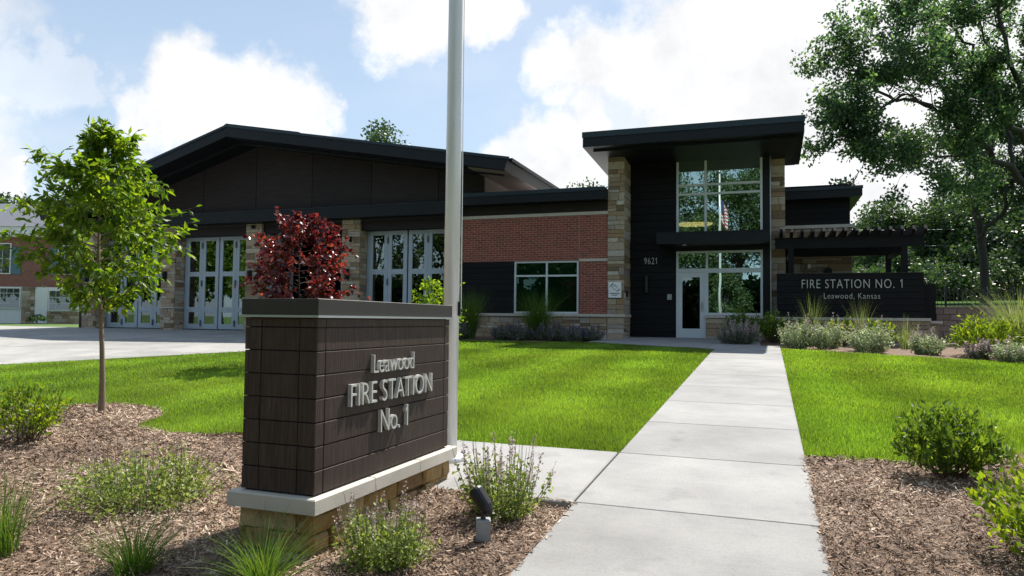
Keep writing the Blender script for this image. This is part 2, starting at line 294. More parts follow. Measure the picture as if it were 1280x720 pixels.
# ------------------------------------------------------------------ mesh helpers
EZ = np.array([0, 0, 1.])
class MB:
    def __init__(s): s.v = []; s.f = []; s.t = []
    def add(s, vs, fs, t=.5):
        o = len(s.v); s.v += [tuple(map(float, q)) for q in vs]; s.f += [tuple(i+o for i in q) for q in fs]; s.t += [t]*len(fs); return s
    def fbox(s, o, u, v, n, su, sv, sn, bev=0., t=.5):
        """box from corner o along unit vectors u, v, n; the n-far face gets a chamfer"""
        o = np.array(o, float); u = np.array(u, float)*su; v = np.array(v, float)*sv; nn = np.array(n, float)
        b = [o, o+u, o+u+v, o+v]
        if bev <= 0:
            q = [p+nn*sn for p in b]
            return s.add(b+q, [(3, 2, 1, 0), (4, 5, 6, 7), (0, 1, 5, 4), (1, 2, 6, 5), (2, 3, 7, 6), (3, 0, 4, 7)], t)
        q = [p+nn*(sn-bev) for p in b]
        uu = u/su*bev; vv = v/sv*bev
        q2 = [b[0]+uu+vv+nn*sn, b[1]-uu+vv+nn*sn, b[2]-uu-vv+nn*sn, b[3]+uu-vv+nn*sn]
        fs = [(3, 2, 1, 0)]
        for k in range(4):
            j = (k+1) % 4; fs += [(k, j, 4+j, 4+k), (4+k, 4+j, 8+j, 8+k)]
        fs.append((8, 9, 10, 11))
        return s.add(b+q+q2, fs, t)
    def box(s, x0, x1, y0, y1, z0, z1, t=.5): return s.fbox((x0, y0, z0), (1, 0, 0), (0, 1, 0), (0, 0, 1), x1-x0, y1-y0, z1-z0, 0, t)
    def prism(s, poly, axis, a, b, t=.5):
        """poly in the two other axes, extruded along axis 'x','y','z'"""
        def pt(p, c): return (c, p[0], p[1]) if axis == 'x' else ((p[0], c, p[1]) if axis == 'y' else (p[0], p[1], c))
        n = len(poly); vs = [pt(p, a) for p in poly]+[pt(p, b) for p in poly]
        fs = [tuple(range(n))[::-1], tuple(range(n, 2*n))]+[(k, (k+1) % n, n+(k+1) % n, n+k) for k in range(n)]
        return s.add(vs, fs, t)
    def tube(s, pts, rad, sides=8, t=.5, cap=True):
        pts = [np.array(p, float) for p in pts]; n = len(pts)
        if not hasattr(rad, '__len__'): rad = [rad]*n
        vs = []; fs = []
        ref = np.array([.31, .17, .93])
        for i in range(n):
            d = pts[min(i+1, n-1)]-pts[max(i-1, 0)]; d = d/(np.linalg.norm(d)+1e-9)
            a = np.cross(d, ref); 
            if np.linalg.norm(a) < .05: a = np.cross(d, np.array([1., 0, 0]))
            a /= np.linalg.norm(a); b = np.cross(d, a)
            for k in range(sides):
                an = 2*math.pi*k/sides; vs.append(pts[i]+rad[i]*(math.cos(an)*a+math.sin(an)*b))
        for i in range(n-1):
            for k in range(sides):
                j = (k+1) % sides; fs.append((i*sides+k, i*sides+j, (i+1)*sides+j, (i+1)*sides+k))
        if cap: fs += [tuple(range(sides))[::-1], tuple(range((n-1)*sides, n*sides))]
        return s.add(vs, fs, t)
    def mesh(s, name, origin=(0, 0, 0)):
        me = bpy.data.meshes.new(name); o = np.array(origin)
        me.from_pydata((np.array(s.v)-o).tolist(), [], s.f); 
        a = me.attributes.new('tint', 'FLOAT', 'FACE'); a.data.foreach_set('value', np.array(s.t, dtype=np.float32))
        return me
ORI = {}
def fixnormals(me):
    bm = bmesh.new(); bm.from_mesh(me); bmesh.ops.recalc_face_normals(bm, faces=bm.faces); bm.to_mesh(me); bm.free()
def link(name, me, mat, parent=None, origin=(0, 0, 0)):
    ob = bpy.data.objects.new(name, me); col.objects.link(ob)
    if mat: me.materials.append(MATS[mat])
    if parent is not None: ob.parent = parent
    else: ob.location = origin
    ORI[ob.name] = tuple(origin); return ob
def part(name, mb, mat, parent, smooth=False, label=None, stuff=False):
    o = ORI[parent.name]; me = mb.mesh(name, o); fixnormals(me)
    if smooth: me.polygons.foreach_set('use_smooth', [True]*len(me.polygons))
    ob = link(name, me, mat, parent, o)
    if label: ob['label'] = label
    if stuff: ob['kind'] = 'stuff'
    return ob
def thing(name, loc, label, cat, group=None):
    ob = bpy.data.objects.new(name, None); col.objects.link(ob); ob.location = loc; ob.empty_display_size = .3; ORI[ob.name] = tuple(map(float, loc))
    ob['label'] = label; ob['category'] = cat
    if group: ob['group'] = group
    return ob
def solo(name, mb, mat, loc, label, cat, group=None, smooth=False):
    me = mb.mesh(name, loc); fixnormals(me)
    if smooth: me.polygons.foreach_set('use_smooth', [True]*len(me.polygons))
    ob = link(name, me, mat, None, loc); ob['label'] = label; ob['category'] = cat
    if group: ob['group'] = group
    return ob
def struct(name, me, mat, origin=(0, 0, 0), kind='structure', parent=None):
    ob = link(name, me, mat, parent, origin); ob['kind'] = kind; return ob
def npmesh(name, V, F, T, origin=(0, 0, 0), smooth=False):
    """V n x 3, F m x k (k constant), T m"""
    V = np.asarray(V, np.float32)-np.array(origin, np.float32); F = np.asarray(F, np.int32); k = F.shape[1]
    me = bpy.data.meshes.new(name); me.vertices.add(len(V)); me.vertices.foreach_set('co', V.ravel())
    me.loops.add(F.size); me.loops.foreach_set('vertex_index', F.ravel())
    me.polygons.add(len(F)); me.polygons.foreach_set('loop_start', np.arange(0, F.size, k, dtype=np.int32))
    if smooth: me.polygons.foreach_set('use_smooth', np.ones(len(F), bool))
    a = me.attributes.new('tint', 'FLOAT', 'FACE'); a.data.foreach_set('value', np.asarray(T, np.float32))
    me.update(calc_edges=True); me.validate(); return me
def nppart(name, VFT, mat, parent, stuff=False):
    o = ORI[parent.name]; ob = link(name, npmesh(name, *VFT, origin=o), mat, parent, o)
    if stuff: ob['kind'] = 'stuff'
    return ob
def unit(a): return a/(np.linalg.norm(a, axis=-1, keepdims=True)+1e-9)
def leaves(rg, pos, d, L, W, tint=None, fold=.12, up=None):
    """one folded rhombic leaf (two triangles) per position"""
    n = len(pos); d = unit(d); r = unit(rg.normal(size=(n, 3))+(np.array([0, 0, .9]) if up is None else up)); sd = unit(np.cross(d, r)); nn = np.cross(sd, d)
    L = (L*rg.uniform(.7, 1.25, n))[:, None]; W = (W*rg.uniform(.75, 1.2, n))[:, None]
    m = pos+d*L*.48
    V = np.stack([pos, m+sd*W*.5+nn*W*fold, pos+d*L-nn*L*.08, m-sd*W*.5+nn*W*fold], 1).reshape(-1, 3)
    b = np.arange(n)*4; F = np.stack([b, b+1, b+2, b, b+2, b+3], 1).reshape(-1, 3)
    T = np.repeat(rg.uniform(0, 1, n) if tint is None else tint, 2)
    return V, F, T
def cat(parts):
    V = []; F = []; T = []; o = 0
    for v, f, t in parts: V.append(v); F.append(np.asarray(f)+o); T.append(t); o += len(v)
    return np.concatenate(V), np.concatenate(F), np.concatenate(T)
def blades(rg, base, lean, h, wd, seg=3, tint=None):
    """curved grass blades: base n x 3, lean n x 3 horizontal, h n, strips ending in a point"""
    n = len(base); side = unit(np.stack([-lean[:, 1], lean[:, 0], rg.normal(size=n)*.2], 1)+1e-6)
    V = []; 
    for k in range(seg+1):
        t = k/seg
        c = base+lean*(t**1.8)[..., None] if False else base+lean*(t**1.9)
        c = c+np.stack([np.zeros(n), np.zeros(n), h*(t-.22*t*t*np.minimum(1.5, np.linalg.norm(lean, axis=1)/h))], 1)
        ww = (wd*(1-t**1.6*.97))[:, None]*.5
        V += [c+side*ww, c-side*ww]
    V = np.stack(V, 1); m = 2*(seg+1); b = (np.arange(n)*m)[:, None]
    F = []
    for k in range(seg): F.append(np.stack([2*k, 2*k+1, 2*k+3, 2*k+2])[None, :]+b)
    F = np.stack(F, 1).reshape(-1, 4); T = np.repeat(rg.uniform(0, 1, n) if tint is None else tint, seg)
    return V.reshape(-1, 3), F, T

# ------------------------------------------------------------------ ground
def gz(Y):
    Y = np.asarray(Y, float)
    return np.where(Y < 17, np.maximum(-.25, .043*(Y-3.5)), np.where(Y < 24, .5805+(Y-17)*(.1795/7), .76))
def gzf(Y): return float(gz(Y))
CUTS = [3.5-.25/.043, 17, 24]
def patch(poly, off, cuts=CUTS, grid=None, bump=0., seed=1):
    bm = bmesh.new(); f = bm.faces.new([bm.verts.new((x, y, 0)) for x, y in poly])
    ys = list(cuts); xs = []
    if grid:
        y0 = min(p[1] for p in poly); y1 = max(p[1] for p in poly); x0 = min(p[0] for p in poly); x1 = max(p[0] for p in poly)
        ys += list(np.arange(y0, y1, grid)[1:]); xs = list(np.arange(x0, x1, grid)[1:])
    for y in ys: bmesh.ops.bisect_plane(bm, geom=bm.verts[:]+bm.edges[:]+bm.faces[:], plane_co=(0, y, 0), plane_no=(0, 1, 0))
    for x in xs: bmesh.ops.bisect_plane(bm, geom=bm.verts[:]+bm.edges[:]+bm.faces[:], plane_co=(x, 0, 0), plane_no=(1, 0, 0))
    bmesh.ops.triangulate(bm, faces=bm.faces)
    rr = random.Random(seed)
    for v in bm.verts:
        b = 0
        if bump: b = bump*(rr.random()-.35)+bump*1.2*math.sin(v.co.x*2.3+1)*math.sin(v.co.y*2.9)
        v.co.z = gzf(v.co.y)+off+b
    bmesh.ops.recalc_face_normals(bm, faces=bm.faces)
    if sum(f.normal.z for f in bm.faces) < 0: bmesh.ops.reverse_faces(bm, faces=bm.faces)
    me = bpy.data.meshes.new('patch'); bm.to_mesh(me); bm.free()
    me.attributes.new('tint', 'FLOAT', 'FACE'); return me
# the base sheet reaches the horizon
struct('ground', patch([(-1500, -1500), (1500, -1500), (1500, 1500), (-1500, 1500)], -.07), 'far_grass')
struct('road', patch([(-300, -13.5), (300, -13.5), (300, -6.2), (-300, -6.2)], -.03), 'asphalt')

LAWN_L = [(-1.252, 6.39), (-3.9, 6.42), (-4.9, 6.25), (-5.4, 6.0), (-5.75, 5.88), (-6.32, 5.88), (-6.5, 6.1), (-6.62, 6.45), (-6.85, 6.8), (-7.25, 7.02), (-7.75, 7.05), (-8.2, 6.85), (-9.1, 6.45), (-11.5, 5.9), (-17.0, 5.9),
          (-14.46, 10.1), (-11.95, 14.2), (-10.3, 17.2), (-9.6, 19.3), (-8.6, 20.0), (-6.4, 20.2), (-4.95, 20.4), (-3.2, 19.5), (-1.252, 18.55)]
LAWN_R = [(.302, 6.72), (1.2, 6.9), (2.2, 7.6), (3.4, 8.6), (5.5, 9.6), (12, 11), (12, 13.6), (4.75, 16.7), (2.6, 18.0), (.302, 19.5)]
struct('lawn', patch(LAWN_L, -.005), 'turf'); struct('lawn', patch(LAWN_R, -.005), 'turf')
BED_L = [(-17, 5.9), (-17, .5), (-1.27, .5), (-1.27, 4.70), (-3.35, 4.70), (-3.35, 6.36), (-1.3, 6.42)] + LAWN_L[1:15][::1]
BED_L = [(-1.235, .5), (-1.235, 4.79), (-3.27, 4.79), (-3.27, 6.45)] + LAWN_L[1:15] + [(-17, .5)]
BED_L = [p for p in BED_L if not (p == (-3.9, 6.42))]; BED_L.insert(4, (-3.9, 6.45))
BED_R = [(.285, .5), (12, .5), (12, 11), (5.5, 9.6), (3.4, 8.6), (2.2, 7.6), (1.2, 6.9), (.285, 6.74)]
BED_B = [(-10.2, 22.9), (-10.2, 19.3), (-9.6, 19.3), (-8.6, 20.0), (-6.4, 20.2), (-4.95, 20.4), (-4.75, 21.9), (-4.36, 22.9)]
BED_F = [(-1.55, 24.0), (-1.5, 21.6), (.31, 20.6), (.31, 19.5), (2.6, 18.0), (4.75, 16.7), (12, 13.6), (12, 27.2), (3.0, 27.2), (3., 24)]
struct('mulch_bed', patch(BED_L, .004, grid=.11, bump=.022), 'mulch'); struct('mulch_bed', patch(BED_R, .004, grid=.11, bump=.022, seed=2), 'mulch')
struct('mulch_bed', patch(BED_B, -.01, grid=.4, bump=.02), 'mulch'); struct('mulch_bed', patch(BED_F, -.01, grid=.4, bump=.03), 'mulch')

def slab(parent, x0, x1, y0, y1, top, th=.1, bev=.008, mat='concrete', name='slab', t=.5):
    mb = MB(); g = .004
    x0 += g; x1 -= g; y0 += g; y1 -= g
    def z(y): return gzf(y)+top
    lo = [(x0, y0, z(y0)-th), (x1, y0, z(y0)-th), (x1, y1, z(y1)-th), (x0, y1, z(y1)-th)]
    mi = [(x, y, zz+th-bev) for x, y, zz in lo]
    hi = [(x0+bev, y0+bev, z(y0)), (x1-bev, y0+bev, z(y0)), (x1-bev, y1-bev, z(y1)), (x0+bev, y1-bev, z(y1))]
    fs = [(3, 2, 1, 0)]
    for k in range(4):
        j = (k+1) % 4; fs += [(k, j, 4+j, 4+k), (4+k, 4+j, 8+j, 8+k)]
    fs.append((8, 9, 10, 11)); mb.add(lo+mi+hi, fs, t)
    return part(name, mb, mat, parent)
rnd = random.Random(7)
walk = bpy.data.objects.new('walkway', None); col.objects.link(walk); walk['kind'] = 'structure'; ORI[walk.name] = (0, 0, 0)
yj = [-6.2, -4.7, -3.1, -1.5, .05, 1.62, 3.22, 4.79, 6.36, 7.95, 9.53, 11.1, 12.7, 14.3, 15.65, 17, 18.55]
for a, b in zip(yj[:-1], yj[1:]): slab(walk, -1.25, .30, a, b, .03, t=rnd.random())
for a, b in ((18.55, 20.3), (20.3, 22.1), (22.1, 23.98)): slab(walk, -1.46, .30 if a < 20 else -.2, a, b, .034, t=rnd.random())
pad = bpy.data.objects.new('flagpole_pad', None); col.objects.link(pad); pad['kind'] = 'structure'; ORI[pad.name] = (0, 0, 0)
slab(pad, -3.3, -1.255, 4.76, 6.36, .034, t=.8)
land = bpy.data.objects.new('entrance_landing', None); col.objects.link(land); land['kind'] = 'structure'; ORI[land.name] = (0, 0, 0)
def slabpoly(parent, poly, top, mat, name='slab', t=.5, th=.08):
    mb = MB(); n = len(poly); lo = [(x, y, gzf(y)+top-th) for x, y in poly]; hi = [(x, y, gzf(y)+top) for x, y in poly]
    mb.add(lo+hi, [tuple(range(n))[::-1], tuple(range(n, 2*n))]+[(k, (k+1) % n, n+(k+1) % n, n+k) for k in range(n)], t); return part(name, mb, mat, parent)
slabpoly(land, [(-4.95, 20.4), (-3.2, 19.5), (-1.465, 18.7), (-1.465, 21.9), (-4.75, 21.9)], .03, 'concrete', t=.6)
slabpoly(land, [(-4.75, 21.91), (-1.465, 21.91), (-1.465, 23.98), (-4.34, 23.98), (-4.34, 22.7)], .03, 'concrete', t=.4)
drive = bpy.data.objects.new('driveway', None); col.objects.link(drive); drive['kind'] = 'structure'; ORI[drive.name] = (0, 0, 0)
def clip_poly(poly, x0, x1, y0, y1):
    for ax, lim, sg in ((0, x0, 1), (0, x1, -1), (1, y0, 1), (1, y1, -1)):
        o = []
        for i in range(len(poly)):
            a, b = poly[i-1], poly[i]; da = sg*(a[ax]-lim); db = sg*(b[ax]-lim)
            if (da < 0) != (db < 0):
                k = da/(da-db); o.append((a[0]+k*(b[0]-a[0]), a[1]+k*(b[1]-a[1])))
            if db >= 0: o.append(b)
        poly = o
        if len(poly) < 3: return []
    return poly
DRIVE = [(-17.05, 5.9), (-14.5, 10.12), (-11.98, 14.22), (-10.33, 17.22), (-10.25, 23.4), (-60, 23.4), (-60, -6.2), (-24, -6.2)]
xc = [-60, -50, -40.5, -36.2, -31.9, -27.5, -23.2, -18.93, -14.55, -10.2]; yc = [-6.2, -2.3, 1.7, 5.9, 10.1, 13.6, 17, 20.2, 23.4]
for xa, xb in zip(xc[:-1], xc[1:]):
    for ya, yb in zip(yc[:-1], yc[1:]):
        q = clip_poly(DRIVE, xa+.006, xb-.006, ya+.006, yb-.006)
        if q: slabpoly(drive, q, .015, 'drive_concrete', 'panel', rnd.random())

# ------------------------------------------------------------------ grass and mulch chips
def inside(poly, x, y):
    c = np.zeros(len(x), bool); n = len(poly)
    for i in range(n):
        (x1, y1), (x2, y2) = poly[i-1], poly[i]
        if y1 == y2: continue
        k = ((y1 > y) != (y2 > y)) & (x < (x2-x1)*(y-y1)/(y2-y1)+x1); c ^= k
    return c
def visible(x, y, margin=150):
    d = x*FW[0]+y*FW[1]; px = 640+FPX*(x*RT[0]+y*RT[1])/np.maximum(d, .01)
    return (d > .8) & (px > -margin-900/np.maximum(d, 1)) & (px < 1280+margin+2200/np.maximum(d, 1))
def grow_lawn(poly, seed):
    rg = np.random.default_rng(seed); out = []
    xs = [p[0] for p in poly]; ys = [p[1] for p in poly]
    for (d0, d1, dens, w_, h_) in ((0, 9.5, 11000, .0052, .056), (9.5, 13, 6200, .0085, .054), (13, 18, 3300, .013, .054), (18, 40, 1600, .022, .054)):
        n = int(dens*(max(xs)-min(xs))*(max(ys)-min(ys)))
        x = rg.uniform(min(xs)-.03, max(xs)+.03, n); y = rg.uniform(min(ys)-.03, max(ys)+.03, n)
        d = np.hypot(x, y); k = (d >= d0) & (d < d1) & visible(x, y) & inside(poly, x, y); x = x[k]; y = y[k]; n = len(x)
        if not n: continue
        x = x+rg.normal(0, .016, n); y = y+rg.normal(0, .016, n)
        tuft = .85+.10*np.sin(x*1.3+y*.7)+.24*np.sin(x*5.1+np.sin(y*3.3)*2)*np.sin(y*4.7+np.cos(x*2.9)*2)+rg.normal(0, .12, n)
        h = h_*np.clip(tuft, .45, 1.35)*rg.uniform(.7, 1.15, n); a = rg.uniform(0, 2*math.pi, n); ln_ = rg.uniform(.15, .8, n)*h
        b = np.stack([x, y, gz(y)-.006], 1); sd = np.stack([np.cos(a+1.57), np.sin(a+1.57), np.zeros(n)], 1)*(w_*rg.uniform(.6, 1.2, n)/2)[:, None]
        tip = b+np.stack([np.cos(a)*ln_, np.sin(a)*ln_, h], 1)
        V = np.stack([b-sd, b+sd, tip], 1).reshape(-1, 3); F = np.arange(3*n).reshape(-1, 3)
        out.append((V, F, np.clip(rg.normal(.5, .22, n)+.16*np.sin(x*1.1+2*np.sin(y*.6))*np.sin(y*.9), 0, .93)+(rg.random(n) < .015+.45*np.exp(-(((x-1.9)/.5)**2+((y-14.2)/.45)**2)))*.4))
    return cat(out)
go = link('lawn_grass', npmesh('lawn_grass', *grow_lawn(LAWN_L, 3)), 'grass'); go['kind'] = 'stuff'; go['label'] = 'short mown grass of the lawn between driveway and walkway'; go['category'] = 'grass'
go = link('lawn_grass', npmesh('lawn_grass', *grow_lawn(LAWN_R, 4)), 'grass'); go['kind'] = 'stuff'; go['label'] = 'short mown grass of the lawn below the dark sign wall'; go['category'] = 'grass'
def chips(poly, dens, seed, dmax):
    rg = np.random.default_rng(seed); xs = [p[0] for p in poly]; ys = [p[1] for p in poly]; out = []
    for (d0, d1, f_, s_) in ((0, 6, 1., 1.), (6, dmax, .55, 1.35)):
        n = int(dens*f_*(max(xs)-min(xs))*(max(ys)-min(ys))); x = rg.uniform(min(xs), max(xs), n); y = rg.uniform(min(ys), max(ys), n); d = np.hypot(x, y)
        k = (d >= d0) & (d < d1) & visible(x, y) & inside(poly, x, y); x = x[k]; y = y[k]; n = len(x)
        if not n: continue
        x = x+rg.normal(0, .012, n); y = y+rg.normal(0, .012, n); far_ = rg.random(n) < .012; x = x+far_*rg.normal(0, .06, n); onw = ((x > -1.25) & (x < .30)) | ((x > -3.29) & (x < -1.2) & (y > 4.76) & (y < 6.36))
        a = rg.uniform(0, 2*math.pi, n); t = rg.normal(0, .38, n)*np.where(onw, .1, 1); L = (rg.gamma(2.0, .0125, n)+(rg.random(n) < .03)*.05)*s_+.007; W = np.minimum(rg.gamma(2., .0024, n)*s_+.0016, L*.6)
        dr = np.stack([np.cos(a)*np.cos(t), np.sin(a)*np.cos(t), np.sin(t)], 1); sd = unit(np.cross(dr, unit(rg.normal(size=(n, 3))*.5+np.array([0, 0, 1]))))
        c = np.stack([x, y, np.where(onw, gz(y)+.037, gz(y)+.014+.02*rg.random(n)+.026*np.sin(x*2.3+1)*np.sin(y*2.9))], 1); dr = dr*L[:, None]*.5; sd = sd*W[:, None]*.5
        V = np.stack([c-dr-sd*.6, c-dr*.6+sd, c+dr+sd*.5, c+dr*.7-sd], 1).reshape(-1, 3); F = np.arange(4*n).reshape(-1, 4)
        patchy = .17*np.sin(x*1.7+np.sin(y*2.1)*1.5)*np.sin(y*2.3+np.cos(x*1.3))
        out.append((V, F, np.clip(rg.beta(1.7, 2.2, n)+patchy*1.3, 0, 1)))
    return cat(out)
for nm, poly, lab, sd_ in (('mulch_chips', BED_L, 'shredded bark mulch around the monument sign', 5), ('mulch_chips', BED_R, 'shredded bark mulch beside the walkway below the right lawn', 6)):
    o = link(nm, npmesh(nm, *chips(poly, 5200, sd_, 11)), 'chip'); o['kind'] = 'stuff'; o['label'] = lab; o['category'] = 'mulch'

# ------------------------------------------------------------------ stone work
def ashlar(rr, W, H, hs=(.10, .14, .19, .24), ws=(.18, .62)):
    out = []; z = 0
    while z < H-.02:
        h = rr.choice(hs)
        if H-z-h < .08: h = H-z
        x = 0
        while x < W-.02:
            w_ = rr.uniform(*ws)*(.7+h*1.8)
            if W-x-w_ < .12: w_ = W-x
            if h > .17 and rr.random() < .22 and w_ > .2:
                out += [(x, z, w_, h*.5), (x, z+h*.5, w_, h*.5)]
            else: out.append((x, z, w_, h))
            x += w_
        z += h
    return out
def clad(parent, rr, o, u, n, W, H, joined=False, j=.010, dep=.05, mat='stone', bev=.008, hs=(.10, .14, .19, .24), ws=(.18, .62)):
    """ashlar stones over a rectangle that starts at o, runs along u and up, facing n"""
    o = np.array(o, float); u = np.array(u, float); mbs = MB()
    for (x, z, w_, h) in ashlar(rr, W, H, hs, ws):
        q = o+u*(x+j/2)+np.array([0, 0, z+j/2]); dp = dep+rr.uniform(-.006, .012)
        if joined: mbs.fbox(q, u, (0, 0, 1), n, w_-j, h-j, dp, bev, rr.random())
        else: part('stone', MB().fbox(q, u, (0, 0, 1), n, w_-j, h-j, dp, bev, rr.random()), mat, parent)
    if joined: part('stones', mbs, mat, parent, stuff=True)

# ------------------------------------------------------------------ the fire station
FS = thing('fire_station', (-9, 23, .76), 'dark clad fire station with gabled engine bays, brick wing and glazed entrance tower', 'building')
rr = random.Random(11)
FL = .74
YP = 22.87        # pier and brick face
YD = 23.42        # engine bay doors
YT = 24.0         # tower wall
# --- engine bay gable
RX, RZ, RY0, RY1 = -18.9, 8.41, 21.17, 40.
EXR, EZR, EXL, EZL = -7.74, 6.47, -28.45, 5.593
def rt(x): return RZ-(x-RX)*.1738 if x > RX else RZ-(RX-x)*.295
mb = MB(); th = .40
mb.prism([(EXL, EZL), (RX, RZ), (EXR, EZR), (EXR-.14, EZR-th), (RX, RZ-th-.03), (EXL+.16, EZL-th)], 'y', RY0, RY1)
roof = part('roof', mb, 'dark_metal', FS)
mb = MB(); mb.prism([(EXL-.02, EZL+.012), (RX, RZ+.02), (EXR+.03, EZR+.012), (EXR+.03, EZR-.075), (RX, RZ-.07), (EXL-.02, EZL-.08)], 'y', RY0-.03, RY0-.002); part('flashing', mb, 'flashing', roof)
mb = MB(); mb.prism([(RX-.25, rt(RX-.25)+.0), (RX, RZ+.06), (RX+3.2, rt(RX+3.2)+.05), (RX+3.2, rt(RX+3.2)+.013), (RX, RZ+.022)], 'y', RY0-.02, RY1); part('ridge_cap', mb, 'flashing', roof)
mb = MB(); mb.box(EXR+.0, EXR+.10, RY0+.1, RY1, EZR-.12, EZR-.01); part('gutter', mb, 'dark_metal', roof)
mb = MB(); mb.add([(-9.2, RY0+.35, rt(-9.2)-th-.035), (EXR-.2, RY0+.35, EZR-th+.01), (EXR-.2, RY1, EZR-th+.01), (-9.2, RY1, rt(-9.2)-th-.035)], [(0, 1, 2, 3)])
part('soffit', MB().prism([(-9.25, rt(-9.25)-th-.03), (EXR-.16, EZR-th+.008), (EXR-.16, EZR-th-.02), (-9.25, rt(-9.25)-th-.06)], 'y', RY0+.25, RY1), 'soffit', roof)
# inner fascia board that hangs below the rake
part('rake_board', MB().prism([(-26, rt(-26)-th-.03), (RX, RZ-th-.05), (-8.2, rt(-8.2)-th-.02), (-8.2, rt(-8.2)-th-.10), (RX, RZ-th-.15), (-26, rt(-26)-th-.12)], 'y', 21.95, 22.08), 'dark_metal', roof)
xs = [-28.4, -26.65, -24.06, -21.47, -18.89, -16.30, -13.73, -11.0, -9.25]
for a, b in zip(xs[:-1], xs[1:]):
    mb = MB(); g = .010
    mb.prism([(a+g, 5.36), (b-g, 5.36), (b-g, rt(b)-th-.03), (a+g, rt(a)-th-.03)], 'y', YP+.02+rr.uniform(-.002, .002), YP+.1, rr.random()); part('gable_panel', mb, 'dark_panel', FS)
part('gable_backing', MB().prism([(-28.38, 4.9), (-9.27, 4.9), (-9.27, rt(-9.3)-th-.05), (RX, RZ-th-.08), (-28.38, rt(-28.38)-th-.05)], 'y', YP+.10, YP+.3), 'black', FS)
z = 5.3                                     # side wall of the gable, lap boards
while z < 6.4:
    part('lap_board', MB().prism([(-9.40, z), (-9.235, z), (-9.25, z+.155), (-9.40, z+.155)], 'y', YP+.06, RY1-.5, rr.random()), 'tan_siding', FS); z += .16
part('side_wall', MB().box(-9.7, -9.40, YP+.3, RY1-.5, .7, 6.5), 'black', FS)
part('side_wall', MB().box(-28.4, -28.1, YP+.3, RY1-.5, .7, 5.2), 'dark_panel', FS)
# eyebrow canopy and lintels
part('eyebrow_canopy', MB().box(-28.6, -10.28, 22.42, YP+.05, 4.96, 5.36), 'dark_metal', FS)
part('eyebrow_flashing', MB().box(-28.62, -10.28, 22.40, 22.60, 5.361, 5.385), 'flashing', FS)
PIERS = [(-27.9, -27.1), (-23.55, -22.83), (-19.31, -18.56), (-14.93, -14.16), (-10.75, -10.08)]
for i, (a, b) in enumerate(PIERS):
    pr = part('stone_pier', MB().box(a+.05, b-.05, YP+.05, YD+.3, FL-.05, 4.955), 'mortar', FS)
    zb = 1.62
    clad(pr, rr, (a, YP+.06, FL-.02), (1, 0, 0), (0, -1, 0), b-a, zb-FL, True)
    clad(pr, rr, (a, YP+.06, zb+.07), (1, 0, 0), (0, -1, 0), b-a, 4.95-zb-.07, True)
    clad(pr, rr, (b-.055, YP+.065, FL-.02), (0, 1, 0), (1, 0, 0), YD-YP-.08, zb-FL, True)
    clad(pr, rr, (b-.055, YP+.065, zb+.07), (0, 1, 0), (1, 0, 0), YD-YP-.08, 4.95-zb-.07, True)
    part('limestone_band', MB().box(a-.03, b+.03, YP-.045, YD-.03, zb+.003, zb+.067), 'limestone', pr)
    cx = (a+b)/2
    mb = MB(); mb.box(cx-.15, cx-.03, YP-.16, YP+.0, 2.72, 3.12); mb.box(cx-.13, cx-.05, YP-.19, YP-.15, 2.76, 3.08); part('wall_light', mb, 'black', FS)
    if i in (1, 3):
        mb = MB(); mb.tube([(cx+.05, YP-.02, 4.30), (cx-.02, YP-.12, 4.28), (cx-.12, YP-.2, 4.24)], [.03, .03, .07], 8); mb.tube([(cx+.05, YP-.02, 4.3), (cx+.12, YP-.2, 4.14)], [.03, .07], 8); part('flood_light', mb, 'black', FS)
    else:
        mb = MB(); mb.tube([(cx+.0, YP+.0, 4.82), (cx, YP-.1, 4.82), (cx, YP-.16, 4.80)], [.07, .07, .03], 10); part('security_camera', mb, 'black', FS)
for (a, b) in zip([p[1] for p in PIERS[:-1]], [p[0] for p in PIERS[1:]]):
    part('lintel_panel', MB().box(a-.02, b+.02, YP+.12, YD+.2, 4.56, 4.957, rr.random()), 'dark_panel', FS)
# engine bay door leaves
def leaf(x0, x1, tint, plan=None):
    """door leaf between x0 and x1 in the door plane, or along plan=((xa,ya),(xb,yb))"""
    z0, z1 = FL+.05, 4.555; W = x1-x0 if plan is None else math.hypot(plan[1][0]-plan[0][0], plan[1][1]-plan[0][1])
    if plan is None: o = np.array([x0, YD+.05, 0.]); u = np.array([1., 0, 0])
    else: o = np.array([*plan[0], 0.]); u = np.array([plan[1][0]-plan[0][0], plan[1][1]-plan[0][1], 0.])/W
    n = np.array([u[1], -u[0], 0.]); H = z1-z0
    st = .155; rows = [(.21, .685), (.895, 2.155), (2.345, 3.615)]
    mb = MB(); e = (0, 0, 1)
    def bx(a, b, c, d, dep=.055): mb.fbox(o+u*a+np.array([0, 0, z0+c]), u, e, n, b-a, d-c, dep, .004, tint)
    bx(0, st, 0, H); bx(W-st, W, 0, H)
    zz = [0]+[q for r_ in rows for q in r_]+[H]
    for k in range(0, len(zz), 2): bx(st, W-st, zz[k], zz[k+1])
    lf = part('engine_bay_door_leaf', mb, 'door_paint', FS)
    for (c, d) in rows:
        part('pane', MB().fbox(o+u*(st-.01)+np.array([0, 0, z0+c-.01])+n*.018, u, e, n, W-2*st+.02, d-c+.02, .008), 'clear_glass', lf)
    return lf, o, u, n, z0
